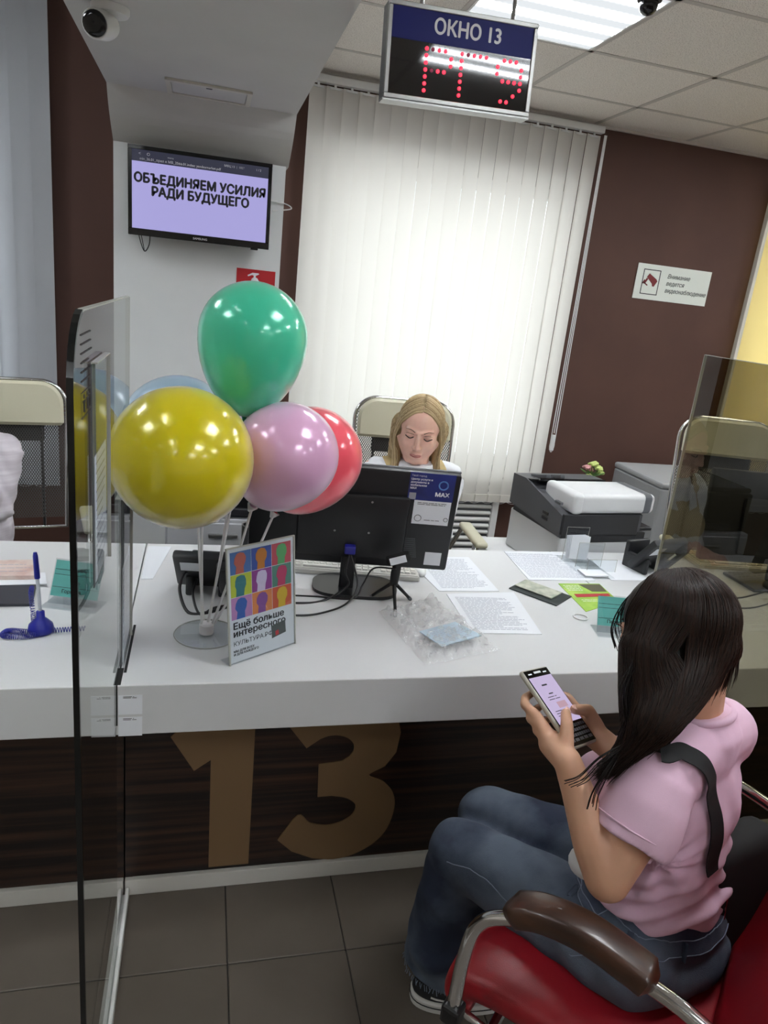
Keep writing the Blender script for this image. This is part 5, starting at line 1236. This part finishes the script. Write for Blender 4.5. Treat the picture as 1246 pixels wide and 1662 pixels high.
# canvas shoes
M_canvas = mat('black_canvas', (20, 20, 22), .8); M_rubber = mat('white_rubber', (196, 194, 190), .6)
def shoe(c, dirv, label):
    X = Vector(dirv).normalized(); Y_ = Vector((-X.y, X.x, 0)); SMx = Matrix((X, Y_, Vector((0, 0, 1)))).transposed().to_4x4(); SMx.translation = c
    out = []
    for k in range(40):
        a = 2*PI*k/40; x = .130*math.cos(a); w = .050*(1+.12*math.cos(a)) * (1 if True else 1); out.append((x, w*math.copysign(abs(math.sin(a))**.75, math.sin(a))))
    so = obj('sole', MB().prism(out, 0, .030, SMx), M_rubber, V, smooth=True, auto=40); so.modifiers.new('b', 'BEVEL').width = .004
    u = MB().ell(SMx @ Vector((.05, 0, .040)), (.080, .043, .036), SMx.to_3x3().to_4x4()).ell(SMx @ Vector((-.055, 0, .055)), (.070, .040, .050), SMx.to_3x3().to_4x4()).cap(SMx @ Vector((-.055, 0, .07)), .040, SMx @ Vector((-.05, 0, .115)), .038)
    up_ = obj('shoe_upper', u, M_canvas, V); remesh(up_, .005, 4)
    bv = BVHTree.FromPolygons([WM[up_.name] @ v.co for v in up_.data.vertices], [tuple(p.vertices) for p in up_.data.polygons])
    obj('side_stripe', MB().tube(onj([SMx @ Vector((-.10, .05, .07)), SMx @ Vector((-.03, .06, .075)), SMx @ Vector((.03, .06, .04)), SMx @ Vector((.09, .05, .045))], .001, bv), .0035, 6, flat=.5).tube(onj([SMx @ Vector((-.10, -.05, .07)), SMx @ Vector((-.03, -.06, .075)), SMx @ Vector((.03, -.06, .04)), SMx @ Vector((.09, -.05, .045))], .001, bv), .0035, 6, flat=.5), M_rubber, so, smooth=True)
    obj('sole_line', MB().tube([SMx @ Vector((x*1.004, y*1.01, .019)) for x, y in out+[out[0]]], .0016, 5, cap=False), M_canvas, so)
    lc = MB()
    for j in range(5): lc.tube(onj([SMx @ Vector((.005+j*.017, -.03, .09-j*.006)), SMx @ Vector((.008+j*.017, 0, .11-j*.008)), SMx @ Vector((.005+j*.017, .03, .09-j*.006))], .002, bv), .0022, 5)
    obj('laces', lc, M_rubber, up_)
shoe(Vector((.663, 1.212, .001)), (-.97, .18, 0), 'x'); shoe(Vector((.735, 1.355, .001)), (-.80, .55, 0), 'x')
# shoulder strap across the back
tb_ = BVHTree.FromPolygons([WM[tee_o.name] @ v.co for v in tee_o.data.vertices], [tuple(p.vertices) for p in tee_o.data.polygons])
sp_ = [Vector((0.7010,0.8122,1.0298)), Vector((0.7197,0.7911,1.0477)), Vector((0.7518,0.7787,1.0361)), Vector((0.7915,0.7771,0.9963)), Vector((0.8219,0.7845,0.9428)), Vector((0.8411,0.7939,0.8860)), Vector((0.8557,0.8091,0.8094)), Vector((0.8756,0.8220,0.7301))]
def ribbon(pts, bv, w, th=.0022, off=.002):
    P_ = []
    for p in bez(pts, 8):
        co, nn, _i, _d = bv.find_nearest(p); P_.append((co+nn*off, nn))
    for _ in range(4): P_ = [(sum((P_[min(max(i+j, 0), len(P_)-1)][0] for j in (-1, 0, 1)), Vector())/3, sum((P_[min(max(i+j, 0), len(P_)-1)][1] for j in (-2, -1, 0, 1, 2)), Vector()).normalized()) for i in range(len(P_))]
    vs = []; n = len(P_)
    for i, (p, nn) in enumerate(P_):
        tt_ = (P_[min(i+1, n-1)][0]-P_[max(i-1, 0)][0]).normalized(); s_ = tt_.cross(nn).normalized()
        vs += [p-s_*w/2, p+s_*w/2, p+s_*w/2+nn*th, p-s_*w/2+nn*th]
    fs = [(i*4+k, i*4+(k+1) % 4, (i+1)*4+(k+1) % 4, (i+1)*4+k) for i in range(n-1) for k in range(4)]+[(3, 2, 1, 0), (n*4-4, n*4-3, n*4-2, n*4-1)]
    return MB().add(vs, fs)
bag = thing('shoulder_bag', 'black bag with a wide black strap worn across the visitor back', 'bag', (.99, .88, .46))
obj('strap', ribbon(sp_, tb_, .027, .0025, .006), M_strap, bag, smooth=True, auto=40)
obj('strap_front', ribbon([Vector((0.7010,0.8122,1.0298)), shL+F_*.03+Vector((.03, .02, .05)), mid+F_*.10+Lf*.05+Vector((0, 0, -.03)), mid+F_*.16+Vector((0, 0, -.12)), mid+F_*.12-Lf*.1+Vector((0, 0, -.24))], tb_, .028, .0025, .003), M_strap, bag, smooth=True, auto=40)
BG = Matrix.Translation((.995, .885, .49)) @ Matrix.Rotation(math.atan2(F_.y, F_.x)-.25, 4, 'Z') @ Matrix.Rotation(.12, 4, 'Y')
obj('pouch', MB().rbox(-.045, .035, -.12, .10, 0, .24, .03, BG, seg=4), M_strap, bag, smooth=True, auto=60)
obj('zip', MB().tube([BG @ Vector((-.046, .05+.0*k, .05+k*.012)) for k in range(10)], .0022, 5), M_chrome, bag)
# hair: a base volume with strands laid over it
hb = MB(); R3 = HM.to_3x3()
hb.ell(H+R3 @ Vector((0, -.018, .022)), (.076, .093, .084), R3.to_4x4(), 28, 20)
hb.ell(H+R3 @ Vector((-.026, -.014, -.040)), (.052, .066, .070), R3.to_4x4(), 24, 16)
hb.chain([(Vector((0.7971,0.9071,1.1044)), .056), (Vector((0.7567,0.8785,1.0649)), .046), (Vector((0.7179,0.8586,1.0198)), .038), (Vector((0.6993,0.8643,0.9704)), .026), (Vector((0.6643,0.8670,0.9316)), .010)], 18)
hb.chain([(Vector((0.7392,0.9239,1.1079)), .052), (Vector((0.7231,0.9001,1.0529)), .040), (Vector((0.7129,0.8767,1.0044)), .032), (Vector((0.6909,0.8727,0.9554)), .015)], 18)
hb.ell(H+R3 @ Vector((.0, -.050, -.025)), (.062, .050, .055), R3.to_4x4(), 24, 16)
ho = obj('hair', hb, M_hair, V); remesh(ho, .005, 8, .6)
K = lambda *a: a
gd = [[(0.7698,0.9855,1.2266), (0.7100,0.9718,1.2003), (0.6929,0.9737,1.1574), (0.6935,0.9578,1.1077), (0.6972,0.9093,1.0598), (0.6853,0.8758,1.0121), (0.6659,0.8623,0.9527), (0.6321,0.8607,0.9184)],
      [(0.7690,0.9678,1.2384), (0.6929,0.9402,1.2230), (0.6719,0.9410,1.1732), (0.6834,0.9309,1.1165), (0.6971,0.9002,1.0652), (0.6901,0.8747,1.0127), (0.6678,0.8619,0.9529), (0.6350,0.8600,0.9188)],
      [(0.7731,0.9668,1.2389), (0.6966,0.9108,1.2359), (0.6647,0.8835,1.1905), (0.6773,0.8710,1.1273), (0.6928,0.8589,1.0681), (0.6869,0.8442,1.0163), (0.6640,0.8446,0.9636), (0.6398,0.8589,0.9193)],
      [(0.7790,0.9657,1.2405), (0.7122,0.8866,1.2414), (0.6892,0.8575,1.1979), (0.6973,0.8478,1.1399), (0.7027,0.8385,1.0805), (0.6948,0.8334,1.0233), (0.6707,0.8431,0.9643), (0.6475,0.8571,0.9201)],
      [(0.7870,0.9638,1.2414), (0.7419,0.8796,1.2447), (0.7256,0.8489,1.2019), (0.7276,0.8407,1.1432), (0.7240,0.8335,1.0828), (0.7042,0.8312,1.0243), (0.6753,0.8431,0.9686), (0.6542,0.8567,0.9247)],
      [(0.7931,0.9621,1.2411), (0.7836,0.8888,1.2408), (0.7760,0.8557,1.1982), (0.7708,0.8489,1.1376), (0.7493,0.8365,1.0799), (0.7135,0.8299,1.0281), (0.6828,0.8423,0.9722), (0.6589,0.8565,0.9281)],
      [(0.7992,0.9600,1.2398), (0.8331,0.9121,1.2198), (0.8393,0.8846,1.1723), (0.8256,0.8713,1.1183), (0.7837,0.8556,1.0668), (0.7290,0.8372,1.0302), (0.6893,0.8428,0.9795), (0.6685,0.8557,0.9339)]]
strands('hair_strands', ho, gd, 1500, M_hair, V, 3, .0010, .0030, .005, wave=.003)['kind'] = 'stuff'
nape = [[(0.8012,0.9596,1.2400), (0.8536,0.9231,1.2037), (0.8673,0.9029,1.1513), (0.8630,0.8885,1.1019), (0.8522,0.8802,1.0664)], [(0.8012,0.9596,1.2400), (0.8240,0.9047,1.2231), (0.8265,0.8768,1.1709), (0.8180,0.8716,1.1126), (0.7955,0.8603,1.0577)]]
strands('hair_strands', ho, nape, 260, M_hair, V, 8, .0009, .003, .005, snap=.8)['kind'] = 'stuff'
wisps = MB(); q = random.Random(12)
for g in ([(0.7538,1.0128,1.1964), (0.7333,1.0238,1.1451), (0.7225,1.0195,1.1049), (0.7292,1.0027,1.0746)], [(0.7518,1.0120,1.1920), (0.7198,1.0066,1.1473), (0.7176,0.9832,1.1057), (0.7178,0.9427,1.0804)],
          [(0.6915,0.9075,1.1178), (0.6753,0.8901,1.0833), (0.6708,0.8793,1.0449), (0.6775,0.8687,1.0172)], [(0.6994,0.9041,1.1139), (0.6698,0.8884,1.0732), (0.6692,0.8767,1.0353), (0.6760,0.8646,1.0029)], [(0.7018,0.8990,1.0999), (0.6817,0.8827,1.0650), (0.6812,0.8693,1.0224), (0.6688,0.8618,0.9879)],
          [(0.6710,0.8583,0.9787), (0.6326,0.8520,0.9601), (0.6050,0.8497,0.9289), (0.5834,0.8518,0.9172)], [(0.6666,0.8564,0.9687), (0.6427,0.8443,0.9443), (0.6247,0.8382,0.9095), (0.6188,0.8322,0.8854)]):
    for k in range(7):
        j = Vector((q.gauss(0, .0034), q.gauss(0, .0034), q.gauss(0, .0025))); wisps.tube([p+j*(.5+i*.06) for i, p in enumerate(bez([Vector(a) for a in g], 5))], .0008, 4, cap=False)
obj('loose_wisps', wisps, M_hair, V, smooth=True, fix=False)['kind'] = 'stuff'

# --- the phone she holds
t = thing('mobile_phone', 'mobile phone with a lit white page in the visitor hands', 'phone', PM.translation[:])
cs = MB().rbox(-.039, .039, -.079, .079, -.0055, .0045, .0045, PM, seg=3)
obj('case', cs, mat('translucent_case', (176, 172, 158), .3), t, smooth=True, auto=50)
obj('glass_front', MB().rbox(-.0355, .0355, -.0755, .0755, .0040, .0052, .0006, PM, seg=1), M_gloss, t)
scr = obj('screen', MB().box(-.0335, .0335, -.034, .060, .0053, .0056, PM), emit_mat('phone_page', (226, 208, 250), .62), t)
obj('printed_lines', MB().strips(.02, .004, 1, PM @ Matrix.Translation((-.012, .040, .0057)), .003).strips(.016, .004, 1, PM @ Matrix.Translation((-.008, .022, .0057)), .0022).strips(.034, .010, 2, PM @ Matrix.Translation((-.017, .010, .0057)), .0012).strips(.05, .014, 3, PM @ Matrix.Translation((-.022, -.022, .0057)), .0012), M_inkd, scr)
obj('pink_field', MB().box(-.004, .022, -.006, .006, .0057, .0059, PM), emit_mat('phone_pink', (240, 196, 216), .5), scr)
kb = MB()
for r in range(4):
    for c in range(10 if r < 3 else 5):
        w_ = .0054 if r < 3 else .0105; x = -.032+c*(.0066 if r < 3 else .0132); kb.box(x, x+w_, -.044-r*.0085, -.0385-r*.0085, .0053, .0055, PM)
obj('keypad_keys', kb, mat('phone_keys', (92, 92, 98), .5), t)['kind'] = 'stuff'
obj('status_marks', MB().box(-.028, -.018, .066, .0685, .0053, .0055, PM).box(.016, .026, .066, .0685, .0053, .0055, PM).rbox(-.010, .010, .067, .071, .0053, .0056, .0001, PM, seg=1), M_paper, t)

# --- the clerk behind the monitor
def clerk(label, at_, rz, hm_pitch, hm_yaw, skin, hairm, headpos, top_m, vest_m, blonde=True, k=1.0, lookdown=.3):
    P_ = thing('person', label, 'person', (at_[0], at_[1], 0), 0)
    X_ = Vector((math.cos(rz), math.sin(rz), 0)); Fw = Vector((math.sin(rz), -math.cos(rz), 0))       # facing the public (-Y)
    pe = Vector((at_[0], at_[1], .56)); H2 = Vector(headpos)
    f2 = Vector((math.sin(hm_yaw), -math.cos(hm_yaw), -math.tan(hm_pitch))).normalized(); u2 = Vector((0, 0, 1)); u2 = (u2-f2*u2.dot(f2)).normalized(); x2 = f2.cross(u2)
    if abs(hm_roll) > 0:
        rt = Matrix.Rotation(hm_roll, 3, f2); u2 = rt @ u2; x2 = rt @ x2
    HM2 = Matrix((-x2, f2, u2)).transposed().to_4x4(); HM2.translation = H2; r3 = HM2.to_3x3()
    n7 = H2-Fw*.045+Vector((0, 0, -.128)); sl, sr = n7+X_*.138*k+Vector((0, 0, -.042)), n7-X_*.138*k+Vector((0, 0, -.042))
    bb = MB(); head_shapes(bb, HM2, k); bb.cap(n7+Fw*.02+Vector((0, 0, -.02)), .052*k, H2+r3 @ Vector((0, -.028, -.05)), .046*k)
    bb.cap(n7+Vector((0, 0, -.06)), .07, pe, .11); bb.cap(sl, .045, sr, .045)
    hands = []
    for s_, sh_ in ((1, sl), (-1, sr)):
        el_ = sh_-X_*s_*.025+Fw*.06+Vector((0, 0, -.225)); el_.z = max(el_.z, .81); wr_ = el_+Fw*.12-X_*(s_*.11+.05); wr_.z = .800
        hands.append((sh_, el_, wr_)); bb.chain([(sh_, .046), (el_, .036)]); bb.chain([(el_, .035), (wr_, .022)])
        pm = wr_+Fw*.055; fs_ = []
        for j in range(4):
            b0 = pm+Fw*.030+X_*(s_*(-.027+j*.018)); fs_.append([b0, b0+Fw*.026+Vector((0, 0, .006)), b0+Fw*.044+Vector((0, 0, -.002)), b0+Fw*.055+Vector((0, 0, -.010))])
        th_ = [pm-X_*s_*.030-Fw*.018, pm-X_*s_*.042+Fw*.008+Vector((0, 0, -.004)), pm-X_*s_*.044+Fw*.030+Vector((0, 0, -.008))]
        hand(bb, wr_, pm, fs_, th_, .021)
    for s_ in (1, -1): bb.chain([(pe+X_*s_*.09, .09), (pe+X_*s_*.10+Fw*.40, .065), (pe+X_*s_*.10+Fw*.42+Vector((0, 0, -.44)), .045)])
    bo = obj('body', bb, skin, P_); remesh(bo, .0038 if k else .004, 4, .5)
    face_parts(HM2, P_, k, M_brow if blonde else M_browd, M_lip, M_lash)
    T2 = Matrix((X_, Fw, Vector((0, 0, 1)))).transposed().to_4x4()
    sh = MB(); sh.cap(sl-X_*.01, .056, sr+X_*.01, .056); sh.ell(n7+Fw*.01+Vector((0, 0, -.17)), (.17, .115, .16), T2); sh.ell(n7+Vector((0, 0, -.32)), (.155, .115, .17), T2)
    for s_ in (1, -1): sh.ell(n7+Fw*.095+X_*s_*.07+Vector((0, 0, -.18)), (.065, .055, .065), T2)
    sh.tube([n7+Fw*.02+Vector((0, 0, -.06)), n7+Fw*.03+Vector((0, 0, .015))], [.10, .066], 20)
    for s0, e0, w0 in hands: sh.tube([s0, s0.lerp(e0, .5), e0], [.058, .052, .044], 18); sh.tube([e0+(e0-w0).normalized()*.03, e0.lerp(w0, .45), w0.lerp(e0, .12)], [.043, .040, .034], 18)
    def fold(co): return .0035*np.sin(co[:, 2]*70+3*np.sin(co[:, 0]*30))*np.sin(co[:, 0]*40+co[:, 1]*33)
    so = obj('shirt', sh, top_m, P_); remesh(so, .006, 5, .5, fold)
    if vest_m:
        ve = MB(); ve.cap(sl-X_*.045, .060, sr+X_*.045, .060); ve.ell(n7+Fw*.01+Vector((0, 0, -.17)), (.166, .121, .17), T2); ve.ell(n7+Vector((0, 0, -.32)), (.160, .121, .18), T2)
        for s_ in (1, -1): ve.ell(n7+Fw*.098+X_*s_*.07+Vector((0, 0, -.18)), (.066, .058, .068), T2)
        remesh(obj('vest', ve, vest_m, P_), .006, 5)
        for s_ in (1, -1):
            a0 = n7+X_*s_*.060+Fw*.005+Vector((0, 0, .018)); a1 = n7+X_*s_*.052+Fw*.085+Vector((0, 0, -.03)); a2 = n7+X_*s_*.030+Fw*.128+Vector((0, 0, -.11)); a3 = n7+X_*s_*.075+Fw*.110+Vector((0, 0, -.10)); a4 = n7+X_*s_*.095+Fw*.05+Vector((0, 0, -.028))
            up2 = Vector((0, 0, .006))+Fw*.004; obj('collar_flap', MB().add([v for v in (a0, a1, a2, a3, a4)]+[v+up2 for v in (a0, a1, a2, a3, a4)], [(4, 3, 2, 1, 0), (5, 6, 7, 8, 9)]+[(i, (i+1) % 5, 5+(i+1) % 5, 5+i) for i in range(5)]), top_m, P_)
    tr = MB(); tr.ell(pe+Vector((0, 0, .0)), (.165, .14, .10), T2)
    for s_ in (1, -1):
        kn_ = pe+X_*s_*.10+Fw*.41; tr.chain([(pe+X_*s_*.09, .095), (kn_, .072)]); tr.tube([kn_+Vector((0, 0, .03)), kn_+Vector((0, 0, -.44))], [.070, .058], 18)
    remesh(obj('trousers', tr, M_black_matte, P_), .009, 4)
    for s_ in (1, -1):
        fo = pe+X_*s_*.10+Fw*.46; fo.z = .035; obj('shoe', MB().ell(fo, (.045, .12, .035), T2), M_black_pl, P_, smooth=True)
    # hair with a centre parting, two long falls
    hb2 = MB(); hb2.ell(H2+r3 @ Vector((0, -.022, .032)), (.076*k, .096*k, .084*k), r3.to_4x4(), 28, 20)
    gs = []
    def L3(x, y, z_): return H2+r3 @ (Vector((x, y, z_))*k)
    dn = lambda x, y, z_: H2+X_*x+Fw*y+Vector((0, 0, z_))
    for s_ in (1, -1):
        hb2.chain([(L3(s_*.060, -.012, .02), .020), (L3(s_*.069, -.004, -.04), .012), (dn(s_*.070, -.005, -.11), .014), (dn(s_*.078, .015, -.18), .016), (dn(s_*.085, .040, -.26), .012)], 14)
        hb2.chain([(L3(s_*.055, -.055, -.01), .045), (dn(s_*.058, -.055, -.10), .034), (dn(s_*.074, -.045, -.17), .024)], 14)
        g = []
        for a in range(6):
            v = a/5      # 0 = face side, 1 = back
            g.append([L3(s_*.002, .058-.13*v, .108-.0*v+(-.010 if v == 0 else 0)), L3(s_*.034, .064-.125*v, .098-.010*abs(v-.3)), L3(s_*.062, .052-.11*v, .060), L3(s_*.078, .016-.080*v, .008), L3(s_*.080, .002-.070*v, -.045),
                      dn(s_*.080, .010-.06*v, -.12), dn(s_*.090, .030-.06*v, -.19), dn(s_*.100, .055-.05*v, -.28)])
        gs.append(g)
    h2 = obj('hair', hb2, hairm, P_); remesh(h2, .005, 6, .5)
    for i_, g in enumerate(gs): strands('hair_strands', h2, g, 520, hairm, P_, 20+i_, .0012, .003, .0035, snap=.9, wave=.002)['kind'] = 'stuff'
    return P_
M_vest = noise_mat('beige_vest', (186, 166, 118), (194, 174, 126), .85, (20, 20, 20), bump=.2, bscale=800)
M_shirt = mat('white_blouse', (224, 226, 230), .8)
hm_roll = math.radians(-4)
clerk('blonde clerk in beige vest behind the monitor, looking down', (.82, 2.70), math.radians(-5), math.radians(13), math.radians(-18), M_skin2, M_blonde, (0.7521,2.4151,1.1775), M_shirt, M_vest, k=1.03)
hm_roll = 0
M_sheer = noise_mat('sheer_white_blouse', (214, 208, 214), (198, 190, 198), .8, (4, 4, 60), bump=.3, lo=.4, hi=.6)
clerk('dark haired clerk in a white blouse, cut off at the left edge', (-.765, 2.58), math.radians(6), math.radians(20), 0, M_skin2, M_hair, (-.765, 2.50, 1.17), M_sheer, None, blonde=False)
